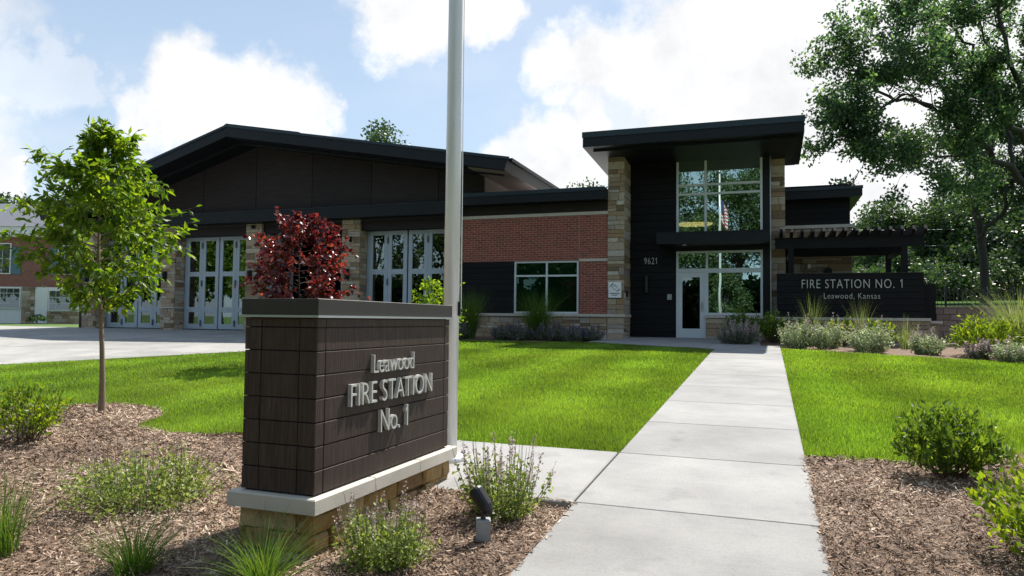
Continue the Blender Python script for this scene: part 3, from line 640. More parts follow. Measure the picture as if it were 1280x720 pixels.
for bi, (a, b) in enumerate(zip([p[1] for p in PIERS[:-1]], [p[0] for p in PIERS[1:]])):
    part('door_jamb', MB().box(a-.02, a+.07, YD+.02, YD+.14, FL+.02, 4.57), 'door_paint', FS); part('door_jamb', MB().box(b-.07, b+.02, YD+.02, YD+.14, FL+.02, 4.57), 'door_paint', FS)
    a += .08; b -= .08; wl = (b-a-.05)/4
    if bi == 2:
        for q in ((a+.02, a+.1), (a+.2, a+.28)):
            leaf(0, 0, .5, ((q[0], YD+.08), (q[1], YD+.08+wl)))
        for q in ((b-.1, b-.02), (b-.28, b-.2)):
            leaf(0, 0, .5, ((q[1], YD+.08+wl), (q[0], YD+.08)))
        continue
    x = a
    for k in range(4):
        if k == 2: x += .05
        lf, o, u, n, z0 = leaf(x+.004, x+wl-.004, .5)
        if k in (0, 2):
            hx = x+wl
            mb = MB()
            for hz_ in (3.3, 1.75, .12): mb.box(hx-.025, hx+.025, YD-.055, YD-.004, z0+hz_, z0+hz_+.24)
            part('hinge', mb, 'hardware', lf)
        x += wl
part('threshold', MB().box(-28, -10.2, YD-.02, YD+.3, FL-.04, FL+.04), 'black', FS)
# interior of the engine hall
part('hall_floor', MB().box(-28.1, -9.7, YD+.3, RY1-.5, FL-.06, FL+.0), 'interior_floor', FS)
part('hall_back_wall', MB().box(-28.1, -9.7, RY1-.5, RY1-.3, FL, 7.), 'interior', FS)
# --- brick wing
BX0, BX1 = -10.08, -4.90
part('brick_wall', MB().box(BX0, -5.872, YP+.055, YP+.35, 3.30, 4.79), 'brick', FS)
part('brick_wall', MB().box(-5.848, BX1+.03, YP+.055, YP+.35, 3.348, 4.79), 'brick', FS)
part('brick_wall', MB().box(-5.848, BX1+.03, YP+.055, YP+.35, 1.53, 3.262), 'brick', FS)
part('control_joint', MB().box(-5.872, -5.848, YP+.075, YP+.3, 3.30, 4.79), 'limestone', FS)
part('limestone_band', MB().box(-5.86, BX1+.02, YP+.04, YP+.3, 3.264, 3.346), 'limestone', FS)
xj = [BX0, -9.0, -7.6, -6.2, BX1+.02]
for a, b in zip(xj[:-1], xj[1:]): part('limestone_coping', MB().box(a+.003, b-.003, YP+.02, YP+.4, 4.792, 4.895), 'limestone', FS)
part('frieze', MB().box(BX0+.02, -7.2, YP+.06, YP+.3, 4.897, 5.32, .4), 'dark_panel', FS); part('frieze', MB().box(-7.185, BX1+.02, YP+.06, YP+.3, 4.897, 5.32, .7), 'dark_panel', FS)
part('parapet_fascia', MB().box(-10.26, BX1+.0, 22.40, YP+.5, 5.215, 5.60), 'dark_metal', FS)
part('parapet_flashing', MB().box(-10.27, BX1+.0, 22.375, 22.398, 5.49, 5.615), 'flashing', FS)
part('wing_roof', MB().box(-9.2, -4.4, YP+.5, 36, 5.3, 5.5), 'white', FS)
for k in range(9):
    zz = 1.535+k*.196; part('siding_board', MB().fbox((BX0+.0, YP+.12, zz), (1, 0, 0), (0, 0, 1), (0, -1, 0), 1.945, .190, .06+rr.uniform(-.001, .002), .004, rr.random()), 'dark_siding', FS)
part('wall_backing', MB().box(BX0+.01, BX1, YP+.36, YP+.45, .7, 1.5), 'black', FS)
part('wall_backing', MB().box(BX0+.01, -8.13, YP+.13, YP+.45, 1.5, 3.3), 'black', FS)
part('wing_side', MB().box(BX0-.0, BX0+.06, YP+.1, YD+.3, .7, 4.78), 'brick', FS)
def window(x0, x1, z0, z1, Y, mull, trans, fw=.06, glassmat='office_glass', name='window', dep=.11):
    """frame bars as one part, each pane below it; mull = x of mullions, trans = z of transoms"""
    mb = MB()
    for a in [x0, x1-fw]: mb.box(a, a+fw, Y-dep*.5, Y+dep*.5, z0, z1)
    for a in mull: mb.box(a-fw/2, a+fw/2, Y-dep*.5+.004, Y+dep*.5, z0+fw, z1-fw)
    for a in [z0, z1-fw]: mb.box(x0+fw, x1-fw, Y-dep*.5+.002, Y+dep*.5, a, a+fw)
    xs = [x0+fw]+sorted(mull)+[x1-fw]
    for a, b in zip(xs[:-1], xs[1:]):
        for t in trans: mb.box(a+(fw/2 if a in mull else 0), b-(fw/2 if b in mull else 0), Y-dep*.5+.006, Y+dep*.5, t-fw/2, t+fw/2)
    wn = part(name, mb, 'frame', FS)
    zs = [z0+fw]+sorted(trans)+[z1-fw]
    for a, b in zip(xs[:-1], xs[1:]):
        for c, d in zip(zs[:-1], zs[1:]): part('pane', MB().box(a-.02, b+.02, Y+.0, Y+.01, c-.02, d+.02), glassmat, wn)
    return wn
window(-8.13, -5.875, 1.535, 3.295, YP+.14, [-6.98], [2.80])
part('added_pane_backing', MB().box(-8.1, -5.9, YP+.24, YP+.245, 1.56, 3.27), 'cast_stone', FS)  # pale sheet added behind the wing window to give its panes an even tone
part('room_back', MB().box(-9.3, -4.6, 27.5, 27.6, .75, 5.2), 'interior', FS)
part('room_floor', MB().box(-9.3, -4.6, YP+.5, 27.5, .70, .76), 'interior_floor', FS)
part('room_side', MB().box(-9.4, -9.3, YP+.5, 27.5, .75, 5.2), 'interior', FS); part('room_side', MB().box(-4.6, -4.5, YP+1.3, 27.5, .75, 5.2), 'interior', FS)
ws = part('wainscot', MB().box(BX0, BX1+.1, YP+.06, YP+.36, FL-.1, 1.44), 'mortar', FS)
clad(ws, rr, (BX0, YP+.065, FL-.04), (1, 0, 0), (0, -1, 0), BX1-BX0-.02, 1.43-FL+.04, hs=(.10, .14, .18), ws=(.22, .55))
xj = [BX0-.02, -8.4, -6.7, BX1-.03]
for a, b in zip(xj[:-1], xj[1:]): part('sill_stone', MB().fbox((a+.002, YP+.35, 1.438), (1, 0, 0), (0, 0, 1), (0, -1, 0), b-a-.004, .092, .40, .006), 'limestone', FS)
# --- tower piers
def pier(x0, x1, y0, y1, z0, z1, side=True, front=True, band=1.44):
    pr = part('stone_pier', MB().box(x0+.05, x1-.05, y0+.05, y1, z0, z1), 'mortar', FS)
    for (za, zb_) in ((z0, band), (band+.092, z1)):
        if zb_-za < .1: continue
        clad(pr, rr, (x0, y0+.055, za), (1, 0, 0), (0, -1, 0), x1-x0, zb_-za, hs=(.15, .2, .26), ws=(.22, .6))
        if side: clad(pr, rr, (x1-.055, y0+.06, za), (0, 1, 0), (1, 0, 0), y1-y0-.06, zb_-za, hs=(.2, .26, .3), ws=(.4, .9))
    if band > z0: part('sill_stone', MB().fbox((x0-.03, y1-.0, band-.001), (1, 0, 0), (0, 0, 1), (0, -1, 0), x1-x0+.07, .092, y1-y0+.04, .006), 'limestone', pr)
    return pr
pier(-4.90, -4.36, YP, YT+.02, FL-.04, 6.80)
part('pier_core', MB().box(-4.85, -4.42, YT+.03, 25.2, FL, 6.75), 'stone', FS)
pier(.06, .535, 24.32, 25.1, 1.45, 6.62, side=False, band=0)
# --- tower wall: dark boards left of the glazing
TX0, GX0, GX1, TX1 = -4.36, -2.835, -.145, .075
bh = .2465; k = 0; z = FL-.02
while z < 6.78:
    part('siding_board', MB().fbox((TX0+.0, YT+.06, z), (1, 0, 0), (0, 0, 1), (0, -1, 0), GX0-TX0-.004, min(bh, 6.79-z)-.006, .055+rr.uniform(-.001, .002), .005, rr.random()), 'dark_siding', FS); z += bh
part('tower_core', MB().box(TX0, GX0-.01, YT+.062, YT+.3, FL-.05, 6.7), 'black', FS)
part('corner_panel', MB().box(GX1+.006, TX1, YT-.015, YT+.3, 1.53, 6.74), 'dark_metal', FS)
part('corner_trim', MB().box(TX1+.001, TX1+.035, YT-.03, YT+.2, 1.53, 6.73), 'steel', FS)
window(GX0, GX1, 4.18, 6.82, YT+.03, [-1.90], [5.50, 5.80][::1], fw=.07, glassmat='tower_glass', name='tower_window')
window(GX0, GX1, 2.98, 3.62, YT+.03, [-1.86], [], fw=.07, glassmat='tower_glass', name='transom_window')
window(-1.885, GX1, 1.54, 2.978, YT+.03, [], [], fw=.07, glassmat='tower_glass', name='entrance_window')
part('header', MB().box(GX0+.004, GX1-.002, YT-.004, YT+.2, 3.622, 4.178), 'dark_metal', FS)
part('window_head', MB().box(GX0+.004, GX1-.002, YT-.004, YT+.2, 6.822, 6.92), 'dark_metal', FS)
# entrance door
dj = MB(); dj.box(GX0, GX0+.06, YT-.03, YT+.09, FL, 2.978); dj.box(-1.945, -1.887, YT-.03, YT+.09, FL, 2.978); dj.box(GX0+.06, -1.945, YT-.028, YT+.09, 2.92, 2.978)
part('door_frame', dj, 'frame', FS)
mb = MB(); dx0, dx1, dz0, dz1 = GX0+.064, -1.949, FL+.02, 2.916
for q in ((dx0, dx0+.13, dz0, dz1), (dx1-.13, dx1, dz0, dz1), (dx0+.13, dx1-.13, dz0, dz0+.33), (dx0+.13, dx1-.13, dz1-.15, dz1)): mb.box(q[0], q[1], YT-.015, YT+.035, q[2], q[3])
dr = part('entrance_door', mb, 'frame', FS)
part('pane', MB().box(dx0+.12, dx1-.12, YT+.005, YT+.013, dz0+.32, dz1-.14), 'clear_glass', dr)
mb = MB(); mb.tube([(dx1-.06, YT-.015, 1.66), (dx1-.06, YT-.075, 1.68), (dx1-.06, YT-.075, 1.96), (dx1-.06, YT-.015, 1.98)], .014, 8); mb.box(dx1-.095, dx1-.03, YT-.022, YT-.015, 1.72, 1.92); part('handle', mb, 'steel', dr)
part('door_sill', MB().box(GX0, -1.885, YT-.09, YT+.1, FL-.03, FL+.018), 'steel', FS)
# canopy over the entrance
part('entrance_canopy', MB().box(-3.33, .055, 22.9, YT-.002, 3.76, 4.10), 'dark_metal', FS); part('canopy_flashing', MB().box(-3.34, .065, 22.89, YT-.004, 4.101, 4.135), 'dark_metal', FS)
part('recessed_light', MB().tube([(-2.5, 23.3, 3.764), (-2.5, 23.3, 3.745)], .07, 12), 'white', FS)
# tower roof
mb = MB()
def tr(y): return -.045*(y-21.68)
mb.add([(-5.45, 21.68, 6.74), (1.0, 21.68, 6.74), (1.0, 25.4, 6.74+tr(25.4)), (-5.45, 25.4, 6.74+tr(25.4)), (-5.45, 21.68, 7.20), (1.0, 21.68, 7.20), (1.0, 25.4, 7.2+tr(25.4)), (-5.45, 25.4, 7.2+tr(25.4))],
       [(0, 1, 2, 3), (4, 5, 6, 7), (0, 1, 5, 4), (1, 2, 6, 5), (2, 3, 7, 6), (3, 0, 4, 7)])
tro = part('tower_roof', mb, 'dark_metal', FS)
part('flashing', MB().box(-5.47, 1.02, 21.655, 21.678, 7.035, 7.215), 'flashing', tro)
part('soffit', MB().prism([(22.05, 6.733), (25.3, 6.59), (25.3, 6.54), (22.05, 6.66)], 'x', -5.2, .85), 'dark_metal', tro)
part('tower_back_wall', MB().box(TX0, .1, 27.4, 27.6, FL, 6.6), 'interior', FS)
part('tower_side_wall', MB().box(TX0+.0, TX0+.1, YT+.31, 27.4, FL, 6.6), 'interior', FS)
part('tower_side_wall', MB().box(.0, .058, YT+.31, 27.4, FL, 6.6), 'interior', FS)
part('tower_ceiling', MB().box(TX0, .058, YT+.2, 27.6, 6.9, 7.0) if False else MB().box(TX0+.1, -.0, YT+.31, 27.4, 6.50, 6.58), 'interior', FS)
part('tower_floor', MB().box(TX0, .058, YT+.31, 27.4, 3.75, 4.05), 'interior', FS); part('lobby_floor', MB().box(TX0, .058, YT+.1, 27.4, FL-.06, FL-.0), 'interior_floor', FS)
part('tower_roof_back', MB().box(-4.4, .1, 25.4, 27.6, 6.60, 6.7), 'dark_metal', FS)
# a lens shaped pendant lamp behind the upper window
mb = MB(); c = np.array([-2.35, 25.2, 4.68]); n = 24; vs = []
for j, (zz, rr_) in enumerate(((-.055, .30), (-.075, .48), (-.03, .60), (.02, .60), (.05, .42))): vs += [(c[0]+1.05*rr_/.6*math.cos(2*math.pi*i/n)*.56, c[1]+rr_*.28*math.sin(2*math.pi*i/n), c[2]+zz*1.1) for i in range(n)]
fs = [tuple(range(n))[::-1], tuple(range(4*n, 5*n))]+[(j*n+i, j*n+(i+1) % n, (j+1)*n+(i+1) % n, (j+1)*n+i) for j in range(4) for i in range(n)]
mb.add(vs, fs)
pl = solo('pendant_lamp', mb, 'wood_lamp', tuple(c), 'long oval warm pendant lamp hanging behind the upper tower window', 'lamp', smooth=True)
part('cable', MB().tube([c+np.array([0, 0, .04]), c+np.array([0, 0, 1.83])], .008, 6), 'black', pl)
# --- right hand stone base below the glazing
wr = part('wainscot', MB().box(-1.88, .20, YT-.05, YT+.3, FL-.1, 1.44), 'mortar', FS)
clad(wr, rr, (-1.88, YT-.045, FL-.04), (1, 0, 0), (0, -1, 0), 2.06, 1.43-FL+.04, hs=(.16, .2, .24), ws=(.35, .7))
part('sill_stone', MB().fbox((-1.88, YT+.02, 1.438), (1, 0, 0), (0, 0, 1), (0, -1, 0), 1.0, .095, .16, .006), 'limestone', FS); part('sill_stone', MB().fbox((-.876, YT+.02, 1.438), (1, 0, 0), (0, 0, 1), (0, -1, 0), 1.09, .095, .16, .006), 'limestone', FS)
# --- block behind the pergola
YB = 27.0
bw = part('stone_wall', MB().box(.54, 2.74, YB+.05, 36, FL, 4.62), 'mortar', FS)
clad(bw, rr, (.54, YB+.055, 2.2), (1, 0, 0), (0, -1, 0), 2.2, 4.62-2.2, hs=(.2, .26), ws=(.4, .8))
part('limestone_coping', MB().box(.52, 2.80, YB-.06, 36, 4.622, 4.735), 'limestone', FS)
z = 4.74
while z < 5.95: part('siding_board', MB().fbox((.53, YB+.08, z), (1, 0, 0), (0, 0, 1), (0, -1, 0), 2.155, .196, .05, .004, rr.random()), 'dark_siding', FS); z += .2
part('upper_wall', MB().box(.53, 2.66, YB+.081, 35.5, 4.736, 5.9), 'dark_siding', FS)
mb = MB(); mb.prism([(.3, 5.60), (2.72, 5.62), (3.03, 5.66), (3.03, 5.98), (.3, 6.0)], 'y', 26.6, 35.8); ur = part('upper_roof', mb, 'dark_metal', FS)
part('flashing', MB().box(.3, 3.05, 26.57, 26.598, 5.89, 5.995), 'flashing', ur)
mb = MB(); mb.tube([(1.35, YB, 3.30), (1.33, YB-.16, 3.30)], [.07, .05], 10); mb.tube([(1.33, YB-.16, 3.33), (1.33, YB-.18, 3.2)], .04, 8); part('security_camera', mb, 'white', FS)
part('speaker', MB().tube([(1.98, YB+.01, 3.12), (1.98, YB-.12, 3.12)], [.13, .10], 14), 'black', FS)
# --- small things on the facade
def plaque():
    x0, x1, z0, z1, y = -4.855, -4.435, 2.06, 2.57, YP-.02
    pq = part('plaque', MB().fbox((x0, y, z0), (1, 0, 0), (0, 0, 1), (0, -1, 0), x1-x0, z1-z0, .02, .003), 'white', FS)
    cx, cz = (x0+x1)/2, z0+.335; yy = y-.024
    mb = MB(); s = .085
    dpts = [(cx+s*a, cz+s*b) for a, b in ((0, 1), (.95, .05), (0, -.95), (-.95, .05), (0, 1))]
    mb.tube([(a, yy, b) for a, b in dpts], .0065, 6)
    for sg in (-1, 1):
        pts = [(cx+sg*.155, cz-.045), (cx+sg*.12, cz-.10), (cx+sg*.06, cz-.125)] if sg > 0 else [(cx-.150, cz+.02), (cx-.10, cz+.085), (cx-.05, cz+.125)]
        mb.tube([(a, yy, b) for a, b in pts], .012, 6)
    part('emblem', mb, 'black_ink', pq)
    mb = MB()
    for k in range(7): mb.box(x0+.05+k*.047, x0+.05+k*.047+.036, yy, yy+.005, z0+.125, z0+.152)
    for k in range(4): mb.box(x0+.12+k*.047, x0+.12+k*.047+.036, yy, yy+.005, z0+.07, z0+.095)
    part('print', mb, 'black_ink', pq)
plaque()
part('intercom', MB().fbox((-3.13, YT+.005, 2.02), (1, 0, 0), (0, 0, 1), (0, -1, 0), .15, .20, .05, .006), 'steel', FS)
part('wall_light', MB().tube([(-3.82, YT-.07, 2.27), (-3.82, YT-.07, 2.82)], .07, 12), 'black', FS); part('wall_light_bracket', MB().box(-3.85, -3.79, YT-.06, YT+.0, 2.5, 2.6), 'black', FS)
part('card_reader', MB().box(-4.36, -4.30, 23.2, 23.29, 2.1, 2.3), 'black', FS)

# lettering ---------------------------------------------------------------
def lettering(text, width, capz, depth, o, u, n, mat, parent, spacing=1.):
    """flat letters cut from sheet, each its own part; o = lower left corner of the text, width along u"""
    cu = bpy.data.curves.new('text', 'FONT'); cu.body = text; cu.extrude = .05; cu.space_character = spacing; cu.resolution_u = 4; cu.offset = -.011
    ob = bpy.data.objects.new('text', cu); col.objects.link(ob); dg = bpy.context.evaluated_depsgraph_get(); me = bpy.data.meshes.new_from_object(ob.evaluated_get(dg))
    bpy.data.objects.remove(ob); bm = bmesh.new(); bm.from_mesh(me); bmesh.ops.remove_doubles(bm, verts=bm.verts, dist=1e-5)
    xsv = [v.co.x for v in bm.verts]; x0, x1 = min(xsv), max(xsv); ysv = [v.co.y for v in bm.verts]; y0 = min(v.co.y for v in bm.verts if True)
    cap = max(ysv); sx = width/(x1-x0); sy = capz/cap
    o = np.array(o, float); u = np.array(u, float); n = np.array(n, float)
    seen = set(); islands = []
    for v in bm.verts:
        if v in seen: continue
        st = [v]; seen.add(v); isl = []
        while st:
            q = st.pop(); isl.append(q)
            for e in q.link_edges:
                k = e.other_vert(q)
                if k not in seen: seen.add(k); st.append(k)
        islands.append(isl)
    islands.sort(key=lambda q: min(v.co.x for v in q))
    for isl in islands:
        ids = {v: i for i, v in enumerate(isl)}; fcs = {f for v in isl for f in v.link_faces}
        mb = MB(); mb.add([o+u*((v.co.x-x0)*sx)+np.array([0, 0, 1.])*(v.co.y*sy)+n*((v.co.z+.05)/.1*depth) for v in isl], [tuple(ids[v] for v in f.verts) for f in fcs])
        if isl is islands[-1] and text.endswith('1'):       # the flag of the figure 1
            xa = (min(v.co.x for v in isl)-x0)*sx; bw_ = (max(v.co.x for v in isl)-x0)*sx-xa
            q = [(xa+bw_*.25, .995), (xa-bw_*1.35, .80), (xa-bw_*1.35, .665), (xa+bw_*.25, .81)]
            q3 = [o+u*a_+EZ*(b_*capz) for a_, b_ in q]; mb.add(q3+[p_+n*depth*.97 for p_ in q3], [(0, 1, 2, 3), (7, 6, 5, 4), (0, 4, 5, 1), (1, 5, 6, 2), (2, 6, 7, 3), (3, 7, 4, 0)])
        part('letter', mb, mat, parent)
    bm.free()
lettering('9621', .42, .215, .02, (-3.89, YT-.006, 3.215), (1, 0, 0), (0, -1, 0), 'letter_metal', FS, 1.1)

# ------------------------------------------------------------------ sign wall and pergola
SW = thing('sign_wall', (2.2, 23.4, .76), 'long dark low wall lettered FIRE STATION NO. 1 in front of the pergola', 'wall')
YS = 23.2
k = 0; z = 1.50
while z < 2.77:
    part('board', MB().fbox((.26, YS+.10, z), (1, 0, 0), (0, 0, 1), (0, -1, 0), 3.945, .178, .09+rr.uniform(-.001, .002), .005, rr.random()), 'dark_siding', SW); z += .184
part('core', MB().box(.262, 4.20, YS+.101, YS+.4, 1.45, 2.76), 'black', SW)
part('coping', MB().box(.25, 4.215, YS-.005, YS+.42, 2.787, 2.81), 'black', SW)
part('return_wall', MB().box(4.206, 4.545, YS+.25, YS+.7, 1.42, 2.47), 'dark_siding', SW)
b1 = part('stone_base', MB().box(.22, 4.35, YS+.04, YS+.42, FL-.25, 1.40), 'mortar', SW)
clad(b1, rr, (.22, YS+.045, FL-.2), (1, 0, 0), (0, -1, 0), 4.10, 1.40-FL+.2, hs=(.18, .22), ws=(.35, .7))
clad(b1, rr, (4.32, YS+.05, FL-.2), (0, 1, 0), (1, 0, 0), .34, 1.40-FL+.2, hs=(.18, .22), ws=(.3, .6))
b2 = part('stone_base', MB().box(4.40, 4.62, YS+.3, YS+.75, FL-.25, 1.34), 'stone', SW)
part('capstone', MB().box(4.38, 4.70, YS+.18, YS+.8, 1.341, 1.41), 'limestone', SW)
xj = [.20, 1.6, 3.0, 4.37]
for a, b in zip(xj[:-1], xj[1:]): part('capstone', MB().fbox((a+.002, YS+.42, 1.403), (1, 0, 0), (0, 0, 1), (0, -1, 0), b-a-.004, .085, .46, .006), 'limestone', SW)
lettering('FIRE STATION NO. 1', 2.69, .262, .03, (.965, YS+.006, 2.355), (1, 0, 0), (0, -1, 0), 'letter_metal', SW, 1.15)
lettering('Leawood, Kansas', 1.50, .165, .02, (1.575, YS+.006, 2.045), (1, 0, 0), (0, -1, 0), 'letter_metal', SW, 1.15)
PG = thing('pergola', (2.2, 24.9, .76), 'dark timber pergola with angled rafters above the sign wall terrace', 'pergola')
PY0, PY1 = 23.62, 26.6
for x in (.68, 3.78): part('post', MB().box(x-.08, x+.08, PY0-.08, PY0+.08, 1.2, 3.60), 'dark_siding', PG)
for x in (.68, 3.78): part('post', MB().box(x-.08, x+.08, PY1-.08, PY1+.08, FL, 3.60), 'dark_siding', PG)
part('front_beam', MB().box(.22, 4.30, PY0-.06, PY0+.06, 3.60, 3.935), 'dark_siding', PG); part('back_beam', MB().box(.22, 4.30, PY1-.06, PY1+.06, 3.60, 3.935), 'dark_siding', PG)
for x in (.68, 3.78): part('side_beam', MB().box(x-.05, x+.05, PY0+.061, PY1-.061, 3.44, 3.60), 'dark_siding', PG)
for k in range(14):
    x = .40+k*.298
    part('rafter', MB().prism([(PY0-.45, 4.06), (PY0-.25, 3.93), (PY0-.06, 3.937), (PY1+.2, 3.937), (PY1+.4, 4.02), (PY1+.4, 4.17), (PY0-.36, 4.17)], 'x', x-.04, x+.04), 'dark_siding', PG)
for y in (24.3, 25.0, 25.7): part('purlin', MB().box(.25, 4.25, y-.03, y+.03, 3.84, 3.935), 'dark_siding', PG)

# ------------------------------------------------------------------ monument sign
SA = R(.7); su = np.array([-math.cos(SA), math.sin(SA), 0.]); sl = np.array([math.sin(SA), math.cos(SA), 0.])   # su: along the short face (away from walk), sl: along the long face
S0 = np.array([-2.30, 3.32, 0.])                 # near corner of the capstone
MS = thing('monument_sign', tuple(S0+su*.32+sl*.9+np.array([0, 0, -.01])), 'brown board monument sign lettered Leawood FIRE STATION No. 1 on a stone base', 'sign')
WS, LS = .595, 1.83; EZ = np.array([0, 0, 1.]); rs = random.Random(5)
def sp(a, b, z): return S0+su*a+sl*b+EZ*z
bz = -.12
base = part('stone_base', MB().fbox(sp(.09, .09, bz), su, sl, EZ, WS-.18, LS-.18, .25-bz-.004), 'mortar', MS)
for (o, u, n, W) in ((sp(.045, .09, bz), su, -sl, WS-.09), (sp(.09, .045, bz), sl, -su, LS-.09), (sp(WS-.09, .045, bz), sl, su, LS-.09), (sp(.045, LS-.09, bz), su, sl, WS-.09)):
    z = 0
    for h in (.13, .115, .12):
        x = 0
        while x < W-.01:
            w_ = rs.choice((.12, .18, .24, .30, .38)); 
            if W-x-w_ < .1: w_ = W-x
            hh = h+rs.uniform(-.012, .012)
            sb_ = MB().fbox(np.array(o)+u*(x+.006)+EZ*(z+.004), u, EZ, n, w_-.012, hh-.008, .036+rs.uniform(0, .022), .014, rs.random())
            sb_.v = [tuple(np.array(q)+(np.array([rs.uniform(-1, 1)*.009 for _ in range(3)]) if i_ >= 4 else 0)) for i_, q in enumerate(sb_.v)]
            part('stone', sb_, 'sign_stone', base); x += w_
        z += h
cuts = [0, .62, 1.22, LS]
for a, b in zip(cuts[:-1], cuts[1:]): part('capstone', MB().fbox(sp(0, a+.0025, .25), su, sl, EZ, WS, b-a-.005, .084, .007), 'cast_stone', MS)
p0, p1, q0, q1 = .045, WS-.055, .05, LS-.08      # board faces: near/far in width and length
part('core', MB().fbox(sp(p0+.02, q0+.02, .334), su, sl, EZ, p1-p0-.04, q1-q0-.04, 1.06), 'black', MS)
rows = [.342]+[.342+.1315*k for k in range(1, 8)]+[1.316]
def boards(o, u, n, W, cw):
    for a, b in zip(rows[:-1], rows[1:]):
        for (x0, x1) in ((0, cw), (cw, W-cw), (W-cw, W)):
            part('board', MB().fbox(o+u*(x0+.0025)+EZ*(a+.0022), u, EZ, n, x1-x0-.005, b-a-.0045, .0195+rs.uniform(-.0008, .0012), .0035, rs.random()), 'sign_board', MS)
boards(sp(p0+.02, q0, 0), sl, -su, q1-q0, .085); boards(sp(p0, q0+.02, 0), su, -sl, p1-p0, .118)
boards(sp(p1-.02, q0, 0), sl, su, q1-q0, .085); boards(sp(p0, q1-.02, 0), su, sl, p1-p0, .118)
part('metal_trim', MB().fbox(sp(p0-.022, q0-.022, 1.318), su, sl, EZ, p1-p0+.044, q1-q0+.044, .013), 'trim_metal', MS)
part('top_cap', MB().fbox(sp(p0-.014, q0-.014, 1.3315), su, sl, EZ, p1-p0+.028, q1-q0+.028, .0925, .003), 'sign_cap', MS)
def sline(text, px0, px1, ytop, ybase, ybase1, spacing, dep):
    # where the letters begin and end on the long face
    def hit(px, py):
        v = pray(px, py); nn = -su; o_ = sp(p0, q0, 0); t = ((o_-CAM)@nn)/(v@nn); return CAM+v*t
    a, b, c = hit(px0, ybase), hit(px1, ybase1), hit(px0, ytop); lettering(text, (b-a)@sl, c[2]-a[2], dep, a+su*.002, sl, -su, 'letter_metal', MS, spacing)
sline('Leawood', 463.5, 514, 443.5, 466.5, 460.5, 1.0, .026)
sline('FIRE STATION', 434.5, 536.5, 480.5, 509, 494.5, 1.0, .026)
sline('No. 1', 472, 506, 512.5, 540.5, 534, 1.0, .026)

# ------------------------------------------------------------------ flagpole
pz = PY(563, 560, 5.62); px_, py_ = pz[0]-.01, 5.62; pg = gzf(py_)+.034
FP = thing('flagpole', (px_, py_, pg), 'tall pale metal flagpole rising from the concrete pad behind the monument sign', 'flagpole')
part('shaft', MB().tube([(px_, py_, pg), (px_, py_, pg+3), (px_, py_, pg+6.2), (px_, py_, pg+9.7)], [.066, .066, .058, .04], 28), 'pole_paint', FP, smooth=True)
part('base_collar', MB().tube([(px_, py_, pg-.002), (px_, py_, pg+.03), (px_, py_, pg+.06)], [.15, .13, .075], 24), 'pole_paint', FP, smooth=True)
mb = MB(); n = 12
mb.tube([(px_, py_, pg+9.69), (px_, py_, pg+9.74), (px_, py_, pg+9.80), (px_, py_, pg+9.86), (px_, py_, pg+9.89)], [.02, .07, .085, .07, .01], n); part('finial', mb, 'steel', FP, smooth=True)
part('cleat', MB().box(px_+.055, px_+.085, py_-.012, py_+.012, pg+1.22, pg+1.34), 'black', FP)
part('halyard', MB().tube([(px_+.09, py_-.0, pg+1.28), (px_+.075, py_, pg+5), (px_+.055, py_, pg+9.6)], .004, 5), 'white', FP)
FG = thing('flag', (px_+.06, py_, pg+6.5), 'limp striped flag hanging high on the flagpole', 'flag')
def flagstrip(name, mat, k0, k1, z0, z1):
    mb = MB(); N = 10; vs = []
    for z in (z0, z1):
        for i in range(N+1):
            t = i/N; vs.append((px_+.07+.30*t+.03*math.sin(t*14), py_+.10*math.sin(t*9+z*2), pg+z-.5*t))
    mb.add(vs, [(i, i+1, N+2+i, N+1+i) for i in range(N)]); part(name, mb, mat, FG)
for k in range(13): flagstrip('stripe', 'flag_red' if k % 2 == 0 else 'flag_white', 0, 0, 6.9+k*.1, 6.9+(k+1)*.1)
mb = MB(); mb.box(px_+.072, px_+.22, py_-.02, py_+.09, pg+7.45, pg+8.1); part('canton', mb, 'flag_blue', FG)

# ------------------------------------------------------------------ bed spot light
lx, ly = -1.55, 3.89; lz = gzf(ly)-.02
SL = thing('bed_spotlight', (lx, ly, lz), 'small black spotlight on a grey junction box in the mulch beside the walkway', 'light')
mb = MB(); mb.tube([(lx, ly, lz-.05), (lx, ly, lz+.07)], .024, 10); part('conduit', mb, 'galvanised', SL)
ca, sa = math.cos(R(24)), math.sin(R(24)); u_ = np.array([ca, sa, 0]); v_ = np.array([-sa, ca, 0])
part('junction_box', MB().fbox(np.array([lx, ly, lz+.055])-u_*.042-v_*.042, u_, v_, EZ, .084, .084, .118, .004), 'galvanised', SL)
part('knuckle', MB().tube([(lx, ly, lz+.17), (lx-.004, ly, lz+.215)], [.016, .013], 10), 'black', SL)
hd = np.array([-.60, .10, .72]); hd /= np.linalg.norm(hd); c0 = np.array([lx+.045, ly, lz+.205])
part('lamp_head', MB().tube([c0, c0+hd*.015, c0+hd*.05, c0+hd*.155, c0+hd*.17], [.012, .028, .043, .047, .040], 16), 'black', SL, smooth=False)

